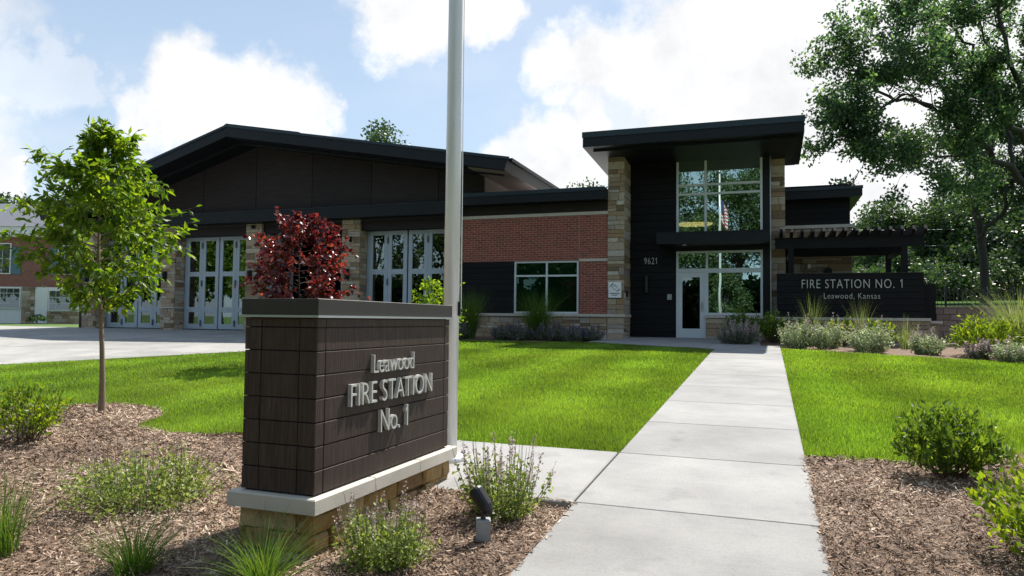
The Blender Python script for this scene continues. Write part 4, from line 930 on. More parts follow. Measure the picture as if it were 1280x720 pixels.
# ------------------------------------------------------------------ plants
def zg(x, y): return gzf(y)-.005
def plant(name, x, y, label, catg, group=None): return thing(name, (x, y, zg(x, y)), label, catg, group)
def grass_clump(x, y, h, spread, n, label, seed, mat='blade', wd=.006, group=None, plume=0):
    rg = np.random.default_rng(seed); p = plant('ornamental_grass', x, y, label, 'grass plant', group)
    a = rg.uniform(0, 2*math.pi, n); r = np.sqrt(rg.random(n)); b = np.stack([x+np.cos(a)*r*spread*.22, y+np.sin(a)*r*spread*.22, np.full(n, zg(x, y)-.01)], 1)
    hh = h*rg.uniform(.5, 1.08, n); a2 = a+rg.normal(0, .5, n); ll = spread*(.12+.95*r*rg.uniform(.5, 1.1, n)); lean = np.stack([np.cos(a2)*ll, np.sin(a2)*ll, np.zeros(n)], 1)
    nppart('foliage', blades(rg, b, lean, hh, np.full(n, wd)*rg.uniform(.6, 1.2, n), 4), mat, p); return p
def catmint(x, y, h, rad, n, label, seed, leafm='leaf_sage', flm='flower_pale', L=.030, group=None, spike=1., fl=1., name='catmint', dens=1., lean=.9, zb=None, fs=1.):
    rg = np.random.default_rng(seed); p = plant(name, x, y, label, 'plant', group); z0 = zg(x, y)
    mb = MB(); LP = []; LD = []; FPt = []; FD = []
    for i in range(n):
        a = rg.uniform(0, 2*math.pi); r0 = rad*.35*math.sqrt(rg.random()); out = rad*lean*rg.uniform(.2, 1.) ; hh = h*rg.uniform(.5, 1.)*(1-.28*(out/rad)**2)
        s = np.array([x+math.cos(a)*r0, y+math.sin(a)*r0, z0]); e = np.array([x+math.cos(a)*(r0*.5+out*.8), y+math.sin(a)*(r0*.5+out*.8), z0+hh])
        m = (s+e)/2+np.array([math.cos(a), math.sin(a), -.6])*out*.16
        t = np.linspace(0, 1, 7)[:, None]; pts = (1-t)**2*s+2*t*(1-t)*m+t*t*e
        mb.tube(pts[::2], [.0032, .0028, .0022, .001], 4, cap=False)
        nl = int((9+16*rg.random())*dens); tt = rg.uniform(.05, .74 if fl else 1, nl)[:, None]; q = (1-tt)**2*s+2*tt*(1-tt)*m+tt*tt*e
        q = q+rg.normal(0, rad*.055, (nl, 3)); LP.append(q); LD.append(rg.normal(size=(nl, 3))+np.array([math.cos(a)*.5, math.sin(a)*.5, .25]))
        if rg.random() < fl:
            nf = int(26*spike); tf = rg.uniform(.70, 1.02, nf)[:, None]; q = (1-tf)**2*s+2*tf*(1-tf)*m+tf*tf*e; q = q+rg.normal(0, .0045*fs, (nf, 3)); FPt.append(q); FD.append(rg.normal(size=(nf, 3))+np.array([0, 0, .3]))
    part('stem', mb, 'stem', p, stuff=True); LP = np.concatenate(LP); LD = np.concatenate(LD)
    k = LP[:, 2] > z0+.005; LP = LP[k]; LD = LD[k]
    nppart('foliage', leaves(rg, LP, LD, L, L*.62), leafm, p, True)
    if FPt: FPt = np.concatenate(FPt); FD = np.concatenate(FD); nppart('flower_spikes', leaves(rg, FPt, FD, .013*fs, .009*fs), flm, p, True)
    return p
def shrub(x, y, h, rad, nst, nl, label, seed, leafm='leaf_shrub', L=.045, W=.02, name='shrub', group=None, low=.25, upl=.5, stemr=.006):
    rg = np.random.default_rng(seed); p = plant(name, x, y, label, 'shrub', group); z0 = zg(x, y); mb = MB(); LP = []; LD = []
    for i in range(nst):
        a = rg.uniform(0, 2*math.pi); ph = math.acos(1-rg.random()*.95); rr_ = rg.uniform(.72, 1.05)
        e = np.array([x+rad*math.sin(ph)*math.cos(a)*rr_, y+rad*math.sin(ph)*math.sin(a)*rr_, z0+h*(low+(1-low)*math.cos(ph)*rr_)]); s = np.array([x+rg.normal(0, rad*.10), y+rg.normal(0, rad*.10), z0-.01])
        m = (s+e)/2+np.array([math.cos(a), math.sin(a), .2])*rad*.12; t = np.linspace(0, 1, 5)[:, None]; pts = (1-t)**2*s+2*t*(1-t)*m+t*t*e
        mb.tube(pts, [stemr, stemr*.8, stemr*.6, stemr*.45, stemr*.2], 5, cap=False)
        tw = unit(e-m)
        k = int(nl/nst*rg.uniform(.6, 1.4)); tt = (1-rg.random(k)**1.5*.62)[:, None]; q = (1-tt)**2*s+2*tt*(1-tt)*m+tt*tt*e+rg.normal(0, rad*.085, (k, 3)); LP.append(q); LD.append(rg.normal(size=(k, 3))*.65+tw*.55+np.array([0, 0, upl]))
    part('stem', mb, 'woody', p); nppart('foliage', leaves(rg, np.concatenate(LP), np.concatenate(LD), L, W, up=np.array([0, 0, .35])), leafm, p); return p

# near bed plants around the monument sign
shrub(-6.83, 5.08, .60, .36, 34, 1150, 'yellow green leafy bush in the mulch beside the young tree', 31, L=.060, W=.026, low=.30)
catmint(-4.05, 3.85, .50, .74, 120, 'sprawling catmint with pale spikes in the mulch left of the monument sign', 32, L=.034, dens=1.7, spike=.7, fl=.4)
grass_clump(-4.06, 2.90, .56, .30, 190, 'upright green grass tuft standing alone at the far end of the mulch bed', 33)
grass_clump(-3.08, 2.88, .40, .36, 300, 'low spreading green grass tuft between catmint and the sign base', 34)
grass_clump(-2.33, 2.95, .42, .36, 330, 'bright green grass tuft against the corner of the sign base', 35)
catmint(-3.72, 5.55, .40, .26, 34, 'thin pale catmint at the lawn edge behind the monument sign', 36, L=.026, spike=.8, fl=.4)
catmint(-1.93, 3.42, .44, .38, 84, 'lilac flecked catmint in front of the lettered sign face', 37, L=.027, dens=2.2, spike=.9, fl=.4)
catmint(-1.62, 4.42, .60, .42, 84, 'tall pink spiked catmint at the corner of the flagpole pad', 38, L=.032, dens=1.7, spike=1.3, fl=.4, fs=1.35)
# right bed
shrub(1.33, 6.38, .60, .38, 60, 2600, 'rounded green shrub in the mulch at the lawn edge', 41, 'leaf_dark', .062, .026, low=.32)
shrub(1.62, 4.62, .72, .52, 60, 2200, 'bright yellow green shrub in the mulch nearest the walkway', 42, 'leaf_shrub', .066, .027, low=.25)
shrub(1.98, 5.55, .45, .28, 30, 900, 'small yellow green shrub between two larger bushes in mulch', 43, 'leaf_shrub', .062, .026)
# bed below the brick wing
x0 = -9.2
lav = [(-9.25, 20.75, .85, .55), (-7.85, 21.2, .62, .60), (-7.15, 21.0, .72, .60), (-6.35, 21.1, .72, .62), (-5.65, 21.0, .68, .62), (-5.12, 21.35, .60, .50)]
labs = ['grey lavender mound under the tall grass beside the driveway', 'grey lavender mound below the dark panel of the brick wing', 'grey lavender mound below the left pane of the wing window', 'grey lavender mound below the right pane of the wing window',
        'grey lavender mound below the red brick strip', 'grey lavender mound at the foot of the tower pier']
for i, ((x, y, h, r_), lb) in enumerate(zip(lav, labs)): catmint(x, y, h*.88, r_, 85, lb, 50+i, 'leaf_lavender', 'flower_purple', .055, 'lavender along the brick wing', 1., .5, 'lavender', 1.6, 1.05, fs=3.2)
grass_clump(-9.05, 21.2, 1.75, .95, 600, 'tall feathery green grass in front of the dark wing panel', 60, 'blade', .016)
grass_clump(-6.75, 21.3, 1.75, .95, 600, 'tall feathery green grass in front of the wing window', 61, 'blade', .016)
# bed below the sign wall
grp = 'plants in the bed below the sign wall'
catmint(-.78, 21.0, .78, .72, 140, 'grey lavender mound below the entrance window', 62, 'leaf_lavender', 'flower_pale', .055, None, 1., .6, 'lavender', 1.5, 1., fs=3)
shrub(-.75, 22.6, .95, .55, 60, 1300, 'dark green mound against the stone sill below the entrance window', 63, 'leaf_dark', .13, .05)
shrub(.15, 22.2, .92, .6, 60, 1300, 'dark green mound where the glazing meets the sign wall', 64, 'leaf_dark', .13, .05)
sil = [(.72, 20.1, 1.0, .62, 'silver sage clump with pink spikes nearest the walkway end below the sign wall'), (1.42, 20.0, .98, .6, 'silver sage clump with pink spikes below the word FIRE'), (2.35, 19.2, .95, .68, 'wide silver sage clump below the word STATION'), (3.40, 18.6, .70, .5, 'low silver sage clump below the end of the sign wall')]
for i, (x, y, h, r_, lb) in enumerate(sil): catmint(x, y, h, r_, 80, lb, 70+i, 'leaf_silver', 'flower_pale', .062, None, 1.1, .30, 'silver_sage', 2.1, 1., fs=2.0)
grass_clump(1.15, 21.6, 1.5, .55, 170, 'thin tall grass rising before the lettered wall left end', 75, 'blade_pale', .012)
grass_clump(2.35, 21.3, 1.4, .5, 130, 'thin tall grass rising before the word Kansas', 76, 'blade_pale', .012)
grass_clump(3.30, 20.6, .95, .45, 120, 'thin tall grass at the far end of the lettered wall', 77, 'blade_pale', .012)
for i, (x, y, lb) in enumerate(((1.05, 21.6, 'green mound behind silver sage near the left end of the lettered wall'), (1.9, 21.5, 'green mound below the middle of the lettered wall'), (2.75, 21.3, 'green mound below the number one of the lettered wall'))): shrub(x, y, .75, .5, 50, 1000, lb, 80+i, 'leaf_shrub', .12, .045)
shrub(4.62, 18.6, .95, .72, 80, 2200, 'clipped yellow green mound beside the stone end of the sign wall', 84, 'leaf_shrub', .10, .04)
shrub(6.25, 18.9, .98, .85, 90, 2600, 'clipped yellow green mound below the block retaining wall', 85, 'leaf_shrub', .10, .04)
grass_clump(5.55, 19.8, 1.65, 1.2, 900, 'big pale fountain grass in front of the block retaining wall', 86, 'blade_pale', .014)
catmint(4.75, 17.25, .58, .55, 120, 'round silver green clump below the fountain grass', 87, 'leaf_silver', 'flower_pale', .05, None, .6, .2, 'silver_sage', 2., 1., fs=3)
catmint(4.3, 17.9, .45, .4, 50, 'dry pinkish sage clump beside the clipped yellow green mound', 88, 'leaf_lavender', 'flower_pale', .05, None, 1., .8, 'dry_sage', 1.2, 1., fs=3)
catmint(5.6, 17.5, .5, .45, 60, 'dry pinkish sage clump beside the round silver clump', 89, 'leaf_lavender', 'flower_pale', .05, None, 1., .8, 'dry_sage', 1.2, 1., fs=3)
# ------------------------------------------------------------------ trees
def young_tree(name, x, y, H, z0c, env, label, seed, leafm, barkm, nb, ntw, nlf, L, W, tr_, droop=.35, up=.75, lean=(0, 0)):
    rg = np.random.default_rng(seed); zb = gzf(y)-.03; T = thing(name, (x, y, zb), label, 'tree'); mb = MB(); top = H
    zs = np.linspace(0, top, 10); tp = np.stack([x+lean[0]*zs/top+.02*np.sin(zs*2.1), y+lean[1]*zs/top+.02*np.cos(zs*1.7)-.02, zb+zs], 1)
    mb.tube(tp, [tr_*1.25]+[tr_*(1-.93*(q/top)**.9) for q in zs[1:]], 10, cap=False)
    lm = MB(); LP = []; LD = []
    for i in range(nb):
        f_ = (i+.5)/nb; zz = z0c*.96+(top-z0c)*f_*.97; a = i*2.399+rg.normal(0, .35); rmax = env((zz-z0c)/(top-z0c), a)*rg.uniform(.75, 1.08)
        s = np.array([np.interp(zz, zs, tp[:, 0]), np.interp(zz, zs, tp[:, 1]), zb+zz]); hd_ = np.array([math.cos(a), math.sin(a), 0.])
        e = s+hd_*rmax+EZ*rmax*up*rg.uniform(.5, 1.1); m = s+hd_*rmax*.55+EZ*rmax*up*.20
        t = np.linspace(0, 1, 6)[:, None]; pts = (1-t)**2*s+2*t*(1-t)*m+t*t*e; rb = tr_*.34*(1-.6*f_)
        lm.tube(pts, [rb, rb*.8, rb*.65, rb*.5, rb*.35, rb*.15], 5, cap=False)
        for j in range(ntw):
            tt = .22+.78*(j+rg.random())/ntw; b = (1-tt)**2*s+2*tt*(1-tt)*m+tt*tt*e; ln_ = (rmax*.34+.05)*rg.uniform(.6, 1.3)
            d = unit(np.array([hd_[0], hd_[1], .25])+rg.normal(0, .55, 3)); e2 = b+d*ln_; lm.tube([b, (b+e2)/2+EZ*.01, e2], [rb*.3, rb*.2, rb*.08], 4, cap=False)
            k = max(3, int(nlf*rg.uniform(.7, 1.3))); u_ = rg.random(k)[:, None]; LP.append(b+d*ln_*u_*1.05+rg.normal(0, .022, (k, 3))); LD.append(d*.5+rg.normal(0, .55, (k, 3))-EZ*droop)
    part('trunk', mb, barkm, T, smooth=True); part('limbs', lm, barkm, T)
    nppart('crown', leaves(rg, np.concatenate(LP), np.concatenate(LD), L, W, fold=.16), leafm, T); return T
def env_green(f, a): return float(np.interp(f, [0, .12, .35, .6, .8, 1], [.46, .78, .76, .50, .27, .03]))*(1+.20*math.sin(a*2+1)+.16*math.sin(a*5))
young_tree('young_tree', -7.62, 6.57, 3.58, 1.30, env_green, 'slim young green tree standing in a mulch ring on the lawn', 91, 'leaf_young', 'bark_young', 58, 9, 11, .116, .050, .036, lean=(-.10, -.04))
rb = P(374, 420, 14.2); yr = rb[1]
def env_red(f, a): return (.90*math.sin(math.pi*min(1, f*.78+.20))**.6+.02)*(1+.1*math.sin(a*3))
young_tree('redbud_tree', rb[0], yr, 3.02, .75, env_red, 'small dark red leaved tree rising behind the monument sign', 92, 'leaf_red', 'bark', 46, 9, 11, .085, .088, .035, droop=.5, up=.45)
yb = P(541, 430, 15.5)
young_tree('columnar_shrub', yb[0], yb[1], 1.68, .12, lambda f, a: .50*math.sin(math.pi*min(1, f*.75+.25))**.6+.05, 'yellow green leafy upright shrub showing behind the flagpole', 93, 'leaf_young', 'bark_young', 34, 6, 9, .085, .045, .02, up=.9)

def clumps(rg, centers, rad, n, L, W, flat=.7):
    """leaves spread through clump volumes, denser near their skins"""
    k = rg.integers(0, len(centers), n); v = unit(rg.normal(size=(n, 3))); r = rg.random(n)**.5
    rad = np.asarray(rad)[k] if hasattr(rad, '__len__') else np.full(n, rad)
    pos = centers[k]+v*(r*rad)[:, None]*np.array([1, 1, flat]); return leaves(rg, pos, v*.5+rg.normal(size=(n, 3))*.8-EZ*.15, L, W, fold=.1)
def grow(rg, mb, p, d, ln_, r, depth, tips, gnarl=.28, split=3, upb=.12):
    n = 5; pts = [p]; dd = d.copy()
    for i in range(n): dd = unit(dd+rg.normal(0, gnarl*.35, 3)+EZ*upb*.3); pts.append(pts[-1]+dd*ln_/n)
    mb.tube(pts, [r*(1-.42*i/n) for i in range(n+1)], 8 if r > .08 else 5, cap=False)
    if depth <= 1: tips += pts[2:]
    if depth == 0: return
    for k in range(split):
        a = rg.uniform(.35, .95); ax = unit(np.cross(dd, rg.normal(size=3))); nd_ = unit(dd*math.cos(a)+ax*math.sin(a)+EZ*upb)
        st = pts[rg.integers(2, n+1)] if k else pts[-1]
        grow(rg, mb, st, nd_, ln_*rg.uniform(.58, .82), r*rg.uniform(.42, .6), depth-1, tips, gnarl, split, upb)
def big_tree(name, limbs, label, seed, nleaf, L, cr, leafm='leaf_big', group=None, depth=2, split=4, sub=5, gl=1.):
    """limbs: list of (points, r0, r1); first is the trunk; twigs and leaf clumps grow along the others"""
    rg = np.random.default_rng(seed); b = limbs[0][0][0]; T = thing(name, tuple(b), label, 'tree', group); tips = []; tm = MB(); lm = MB()
    for i, (pts, r0, r1) in enumerate(limbs):
        pts = [np.array(q, float) for q in pts]; t = np.linspace(0, len(pts)-1, 4*len(pts)); c = np.stack([np.interp(t, range(len(pts)), [q[k] for q in pts]) for k in range(3)], 1)
        if i: c[1:-1] += rg.normal(0, .07, (len(c)-2, 3))
        (lm if i else tm).tube(c, np.linspace(r0, r1, len(c)), 10, cap=False)
        if i:
            tips.append(c[-1])
            for j in range(sub):
                q = c[int(len(c)*(.3+.7*(j+.5)/sub))-1]; dr_ = unit(unit(pts[-1]-pts[0])*.6+rg.normal(0, .7, 3)); grow(rg, lm, q, dr_, rg.uniform(.75, 1.35)*gl, r1*.8, depth, tips, split=split-1)
    tips = np.array(tips); tips = tips+rg.normal(0, cr*.25, tips.shape)
    part('trunk', tm, 'bark', T, smooth=True); part('limbs', lm, 'bark', T, smooth=True)
    nppart('crown', clumps(rg, tips, rg.uniform(.45, 1.05, len(tips))*cr, nleaf, L, L*.62), leafm, T); return T
def W3(l): return [P(*q) for q in l]
big_tree('oak_tree', [(W3([(1232, 379, 36), (1230, 330, 36), (1224, 280, 36), (1218, 262, 36)]), .22, .15),
                      (W3([(1218, 262, 36), (1200, 232, 35), (1165, 218, 34), (1120, 205, 33)]), .11, .03), (W3([(1222, 268, 36), (1238, 225, 37), (1232, 190, 37), (1215, 160, 37)]), .11, .03),
                      (W3([(1222, 300, 36), (1256, 262, 35), (1262, 225, 35), (1290, 190, 35)]), .12, .04), (W3([(1220, 265, 36), (1222, 220, 39), (1190, 185, 40), (1150, 170, 40)]), .13, .04), (W3([(1238, 240, 37), (1270, 200, 38), (1300, 160, 39)]), .1, .04)],
         'tall slender tree standing behind the black fence', 101, 20000, .18, .52, 'leaf_far', sub=8, gl=1.2)
big_tree('oak_tree', [(W3([(1420, 372, 31), (1400, 320, 31), (1370, 285, 31), (1340, 262, 31)]),   .42, .26),
                      (W3([(1345, 265, 31), (1290, 240, 30.5), (1255, 205, 30), (1205, 160, 29), (1165, 132, 28.5), (1130, 118, 28)]), .19, .03),
                      (W3([(1235, 190, 29.5), (1190, 198, 28.5), (1130, 190, 28), (1090, 196, 27.5), (1062, 186, 27.5)]), .06, .02),
                      (W3([(1265, 212, 30), (1262, 150, 31), (1240, 80, 32), (1220, 10, 32)]), .10, .03), (W3([(1300, 245, 31), (1310, 150, 32), (1300, 60, 33), (1280, -30, 33)]), .10, .03),
                      (W3([(1215, 168, 29), (1180, 110, 30), (1140, 60, 30), (1105, 25, 30)]), .08, .025), (W3([(1165, 132, 28.5), (1110, 120, 28), (1075, 95, 28), (1065, 72, 28)]), .07, .025),
                      (W3([(1250, 100, 32), (1200, 50, 33), (1160, -10, 33), (1130, -50, 33)]), .08, .03), (W3([(1130, 118, 28), (1100, 138, 27.5), (1076, 148, 27.5)]), .06, .03), (W3([(1290, 180, 31), (1250, 140, 29), (1215, 105, 28)]), .12, .04), (W3([(1300, 200, 31), (1260, 60, 28), (1240, -30, 28)]), .12, .04)],
         'huge spreading tree whose leaning limb reaches towards the tower', 102, 52000, .16, .41, 'leaf_big', sub=10, gl=1.1)
def far_tree(name, c, h, rad, label, seed, n, L, leafm='leaf_far', group=None, lobes=26, trunk=.3, catg='tree', low=.28):
    """c = base point; crown of many knobbly lobes on a trunk with limbs"""
    rg = np.random.default_rng(seed); c = np.array(c, float); T = thing(name, tuple(c), label, catg, group); mb = MB(); lm = MB()
    mb.tube([c, c+EZ*h*.3, c+EZ*h*.6], [trunk, trunk*.8, trunk*.45], 8, cap=False)
    v = unit(rg.normal(size=(lobes, 3))); v[:, 2] = np.abs(v[:, 2])*1.30-.28; r = rg.uniform(.45, .92, lobes)[:, None]
    ce = c+EZ*h*(low+(1-low)*.40)+v*r*np.array([rad, rad, h*(1-low)*.60]); lr = rg.uniform(.22, .42, lobes)*rad
    for q in ce[:12]: lm.tube([c+EZ*h*.32, (c+EZ*h*.45+q)/2, q], [trunk*.4, trunk*.25, trunk*.08], 5, cap=False)
    part('trunk', mb, 'bark', T); part('limbs', lm, 'bark', T); nppart('crown', clumps(rg, ce, lr, n, L, L*.7, .8), leafm, T); return T
def gpos(px, d, z): q = P(px, 400, d); return (q[0], q[1], z)
def htop(py, d): return HC+(402-py)*d/FPX
FT = 'trees beyond the station'
for i, (px, d, top, rad, n, L, lab, z) in enumerate([(1130, 64, 240, 5.2, 9500, .34, 'broad hazy green tree beyond the pergola', 2.), (1172, 78, 252, 7, 9000, .42, 'far round tree between pergola and slender trunk', 3.), (1095, 82, 256, 5.5, 7500, .42, 'far tree just showing over the pergola rafters', 2.),
        (1225, 60, 232, 6.5, 10000, .36, 'dense tree filling the gap behind the slender trunk', 3.), (1290, 56, 220, 6.5, 10000, .36, 'dense tree behind the leaning limb', 3.), (1345, 50, 240, 5, 5000, .36, 'dense tree past the huge leaning tree', 3.), (478, 62, 149, 4.6, 6500, .34, 'green tree top showing over the gable roof', .76),
        (718, 66, 222, 4.6, 5000, .34, 'green tree top showing over the wing parapet', .76), (2, 78, 226, 4.5, 5000, .4, 'tree showing above the brick house roof', .76), (-40, 75, 232, 4.5, 4000, .4, 'second tree behind the brick house', .76), (75, 82, 250, 4.5, 4500, .42, 'far tree between brick house and engine bays', .76)]):
    g = gpos(px, d, z); far_tree('broad_tree', g, htop(top, d)-z, rad, lab, 120+i, n, L, 'leaf_far', FT, lobes=40, low=.12 if px > 1000 else .28)
for i, (px, d, top, rad, n, lab) in enumerate([(1165, 46, 338, 2.0, 2600, 'dark bush behind the fence next to the sign wall end'), (1200, 43, 330, 2.0, 2600, 'dark bush behind the fence beside the slender trunk'), (1262, 44, 318, 2.4, 3200, 'dark bush behind the fence past the slender trunk'),
        (1310, 42, 310, 2.4, 2600, 'dark bush behind the fence near the huge tree'), (1120, 52, 335, 2.2, 2400, 'pale bush seen through the pergola')]):
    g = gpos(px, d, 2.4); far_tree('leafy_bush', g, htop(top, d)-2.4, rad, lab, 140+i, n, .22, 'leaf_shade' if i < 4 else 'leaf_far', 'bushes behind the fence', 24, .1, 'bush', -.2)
# across the road, seen mirrored in the glazing
for i, (x, y, h, rad) in enumerate([(-16, -24, 19, 5.6), (-8.8, -23, 17, 5), (-2.5, -25, 21, 5.6), (3.5, -22, 19, 5.2), (9, -25, 18, 5.4), (-24, -24, 18, 5.6), (-33, -25, 19, 6), (16, -24, 18, 5.5), (-42, -24, 18, 6), (-3.4, -17.5, 6.5, 2.2)]):
    far_tree('street_tree', (x, y, -.3), h, rad, ['tall tree across the road mirrored in the tower glazing', 'leafy tree across the road facing the engine bays', 'broad tree across the road facing the entrance', 'green tree across the road before the walkway', 'thick tree across the road right of the walkway', 'tree across the road facing the second engine bay',
             'tree across the road facing the driveway', 'tree across the road past the right lawn', 'tree across the road at the driveway mouth', 'small bright tree near the kerb across the road'][i], 160+i, 7500 if i not in (1, 2, 3, 4) and i < 9 else (20000 if i < 9 else 5000), (.5 if i not in (1, 2, 3, 4) else .28) if i < 9 else .2, 'leaf_street', 'trees across the road', lobes=40, low=.10)
for i in range(9):
    x = -46+i*8.2; far_tree('street_hedge', (x, -29-(i % 2), -.3), 6.5, 5.6, ['hedge block across the road facing the far end of the driveway', 'hedge block across the road facing the driveway', 'hedge block across the road facing the first engine bay', 'hedge block across the road facing the open engine bay', 'hedge block across the road facing the brick wing',
        'hedge block across the road facing the entrance', 'hedge block across the road facing the sign wall', 'hedge block across the road facing the retaining wall', 'hedge block across the road past the right lawn'][i], 180+i, 8000, .75, 'leaf_big', 'hedges across the road', 30, .1, 'hedge', 0.)
for i in range(5):
    far_tree('street_tree', (-53-i*13, -24-(i % 2)*3, -.3), 17, 7.5, ['tree across the road mirrored in the first engine bay door', 'tree across the road mirrored in the second engine bay door', 'tree farther along the road mirrored in the bay doors', 'tree beyond the driveway mouth along the road', 'last tree along the road on the driveway side'][i], 200+i, 6500, .7, 'leaf_dark', 'trees across the road', lobes=36, low=.02)
for i in range(7):
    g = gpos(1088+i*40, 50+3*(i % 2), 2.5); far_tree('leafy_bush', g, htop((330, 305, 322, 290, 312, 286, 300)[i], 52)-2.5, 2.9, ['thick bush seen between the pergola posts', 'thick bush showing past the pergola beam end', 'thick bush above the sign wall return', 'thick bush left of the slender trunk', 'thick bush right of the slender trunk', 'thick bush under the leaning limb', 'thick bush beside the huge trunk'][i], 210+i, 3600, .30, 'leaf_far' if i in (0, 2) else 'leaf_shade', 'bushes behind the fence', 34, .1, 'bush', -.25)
# ------------------------------------------------------------------ right hand bank, retaining wall, fence, wires
bank = MB(); bank.add([(2.85, 27.35, 1.83), (60, 27.35, 1.9), (60, 75, 4.2), (2.85, 75, 3.6)], [(0, 1, 2, 3)]); struct('grass_bank', bank.mesh('grass_bank'), 'bank_grass')
RW = thing('retaining_wall', (8, 27.2, .76), 'low wall of tan concrete blocks below the black fence', 'wall')
for r_ in range(6):
    x = 2.86+(.2 if r_ % 2 else 0)
    while x < 14: 
        part('block', MB().fbox((x+.004, 27.34, .70+r_*.19), (1, 0, 0), (0, 0, 1), (0, -1, 0), .40-.008, .182,   .24+rr.uniform(-.008, .008), .012, rr.random()), 'block', RW); x += .4
part('core', MB().box(2.87, 14.1, 27.345, 27.75, .6, 1.80), 'soil', RW)
for k in range(28): part('cap_block', MB().fbox((2.86+k*.41, 27.36, 1.842), (1, 0, 0), (0, 0, 1), (0, -1, 0), .405, .07, .26, .008, rr.random()), 'block', RW)
FN = thing('picket_fence', (8, 27.9, 1.85), 'black metal picket fence on top of the block retaining wall', 'fence')
for k in range(9): part('post', MB().box(3.2+k*1.25-.03, 3.2+k*1.25+.03, 27.87, 27.93, 1.8, 2.62), 'black', FN)
part('rail', MB().box(3.2, 13.2, 27.885, 27.915, 2.46, 2.50), 'black', FN); part('rail', MB().box(3.2, 13.2, 27.885, 27.915, 1.98, 2.02), 'black', FN)
for k in range(80):
    if k % 10: part('picket', MB().box(3.2+k*.125-.008, 3.2+k*.125+.008, 27.892, 27.908, 1.92, 2.54), 'black', FN)
for i, (za, zb_) in enumerate(((9.2, 9.6), (7.9, 8.3), (5.9, 6.2))):
    a = np.array(P(1035, 400, 60)); b = np.array(P(1420, 400, 52)); a[2] = za; b[2] = zb_; t = np.linspace(0, 1, 14); pts = [a+(b-a)*q-EZ*.5*math.sin(math.pi*q) for q in t]
    solo('power_line', MB().tube(pts, .012, 5), 'steel', tuple(a), ['highest', 'middle', 'lowest'][i]+' of three thin power lines strung between the trees beyond the pergola', 'wire', 'power lines beyond the pergola')
# ------------------------------------------------------------------ brick house on the left
HD = 47.; hr = RT.copy(); hn = np.array([FW[0], FW[1], 0.]); hn /= np.linalg.norm(hn)        # wall runs along hr, faces -hn
def hp(px, z, back=0.):
    v = pray(px, 396); t = HD/(v@hn); q = CAM+v*t; return np.array([q[0], q[1], z])+hn*back
def hz_(py): return HC+(392.5-py)*HD/FPX
HO = thing('brick_house', tuple(hp(30, .76)), 'red brick house with grey roof and blue shutters beyond the driveway', 'house')
xl, xr = -150, 106; zt = hz_(296); zm = hz_(358.5)
def hbox(p0_, p1_, z0, z1, dep, mat, name, parent=None, back=0.):
    a = hp(p0_, z0, back); b = hp(p1_, z0, back); return part(name, MB().fbox(a, hr, EZ, -hn, np.linalg.norm(b-a), z1-z0, dep), mat, parent or HO)
hbox(xl, xr, zm, zt, .06, 'house_brick', 'wall'); hbox(xl, xr, .5, zm, .03, 'white', 'wall')
part('core', MB().fbox(hp(xl, .5, 6), hr, EZ, -hn, np.linalg.norm(hp(xr, 0)-hp(xl, 0)), zt-.5, 5.98), 'interior', HO)
hbox(xl-2, xr+3, zt-.02, hz_(284), .5, 'white', 'cornice')
a = hp(xl-4, hz_(284), -.6); b = hp(xr+6, hz_(284), -.6); zr = hz_(239)
c_ = hp(xl+30, zr, 5.2); d_ = hp(xr-112, zr, 5.2); e_ = hp(xr+6, hz_(284), 11); f_ = hp(xl-4, hz_(284), 11)
part('roof', MB().add([a, b, d_, c_, e_, f_], [(0, 1, 2, 3), (1, 4, 2), (4, 5, 3, 2), (5, 0, 3), (0, 5, 4, 1)]), 'shingle', HO)
def hwin(p0_, p1_, y0, y1, nx, ny, name='window'):
    wn = hbox(p0_, p1_, hz_(y1), hz_(y0), .12, 'white', name)
    for i in range(nx):
        for j in range(ny):
            u0 = p0_+1+(p1_-p0_-2)*i/nx; u1 = p0_+1+(p1_-p0_-2)*(i+1)/nx; v0 = y1-1-(y1-y0-2)*j/ny; v1 = y1-1-(y1-y0-2)*(j+1)/ny
            hbox(u0+.35, u1-.35, hz_(v0-.35), hz_(v1+.35), .135, 'house_glass', 'pane', wn)
    return wn
hwin(-9, 12, 304, 343, 2, 2); hbox(12.6, 24.5, hz_(343), hz_(309), .10, 'shutter', 'shutter'); hbox(-22, -9.6, hz_(343), hz_(309), .10, 'shutter', 'shutter'); hbox(60, 70, hz_(343), hz_(309), .10, 'shutter', 'shutter'); hwin(70.5, 88, 306, 343, 2, 2); hbox(88.5, 100, hz_(343), hz_(309), .10, 'shutter', 'shutter')
hwin(-8, 26, 359.5, 386, 4, 4, 'lower_window'); hwin(61, 97, 362, 388, 4, 3, 'lower_window')
hbox(44, 60, .72, hz_(361), .10, 'white', 'garden_door')
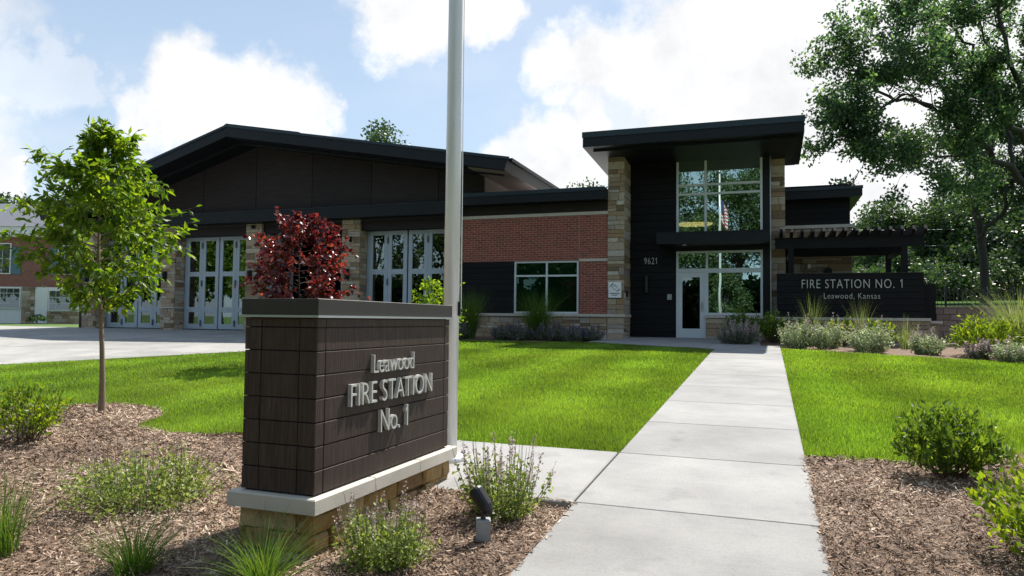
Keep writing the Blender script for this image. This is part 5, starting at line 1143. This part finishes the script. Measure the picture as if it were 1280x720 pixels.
ps = hbox(28, 44, .6, zm, .10, 'mortar', 'stone_pier'); o = hp(28, .62, -.10)
clad(ps, rr, o, hr, -hn, np.linalg.norm(hp(44, 0)-hp(28, 0)), zm-.64, True, mat='house_stone', hs=(.18, .24)); 
ps = hbox(60.2, 104, .6, hz_(389), .10, 'mortar', 'stone_base'); clad(ps, rr, hp(60.2, .62, -.10), hr, -hn, np.linalg.norm(hp(104, 0)-hp(60.2, 0)), hz_(389)-.64, True, mat='house_stone', hs=(.18, .24))
# boulder, ball hedge and grassy mound before the house
mp_ = hp(-12, .7, -6); rgm = np.random.default_rng(3)
def blob(c, sx, sy, sz, seed, rough, nu=18, nv=9, dome=False):
    rg = np.random.default_rng(seed); mb = MB(); vs = []; fs = []; ph = rg.uniform(0, 6, 6)
    for j in range(nv+1):
        el = (math.pi/2*j/nv if dome else -math.pi/2+math.pi*j/nv)
        for i in range(nu):
            a_ = 2*math.pi*i/nu; k = 1+rough*(math.sin(a_*2+ph[0])+.7*math.sin(a_*3+ph[1]+el*2)+.5*math.sin(a_*5+ph[2]-el*3))/2
            vs.append((c[0]+sx*math.cos(el)*math.cos(a_)*k, c[1]+sy*math.cos(el)*math.sin(a_)*k, c[2]+sz*math.sin(el)*(1+rough*.3*math.sin(a_*3+ph[3]))))
    for j in range(nv):
        for i in range(nu): fs.append((j*nu+i, j*nu+(i+1) % nu, (j+1)*nu+(i+1) % nu, (j+1)*nu+i))
    mb.add(vs, fs); return mb
mo = blob(mp_, 3.2, 2.6, .95, 4, .08, dome=True); me = mo.mesh('grass_mound'); fixnormals(me); struct('grass_mound', me, 'far_grass')
b_ = hp(33, .85, -3.6); solo('boulder', blob(b_, .75, .5, .42, 8, .16), 'cast_stone', tuple(b_), 'pale boulder beside the grassy mound at the brick house', 'rock')
h_ = hp(74, .76, -2.2); far_tree('ball_hedge', (h_[0], h_[1], .76), .62, .55, 'small dark clipped bush by the white window of the brick house', 190, 1600, .07, 'leaf_big', None, 20, .04, 'bush', 0.)
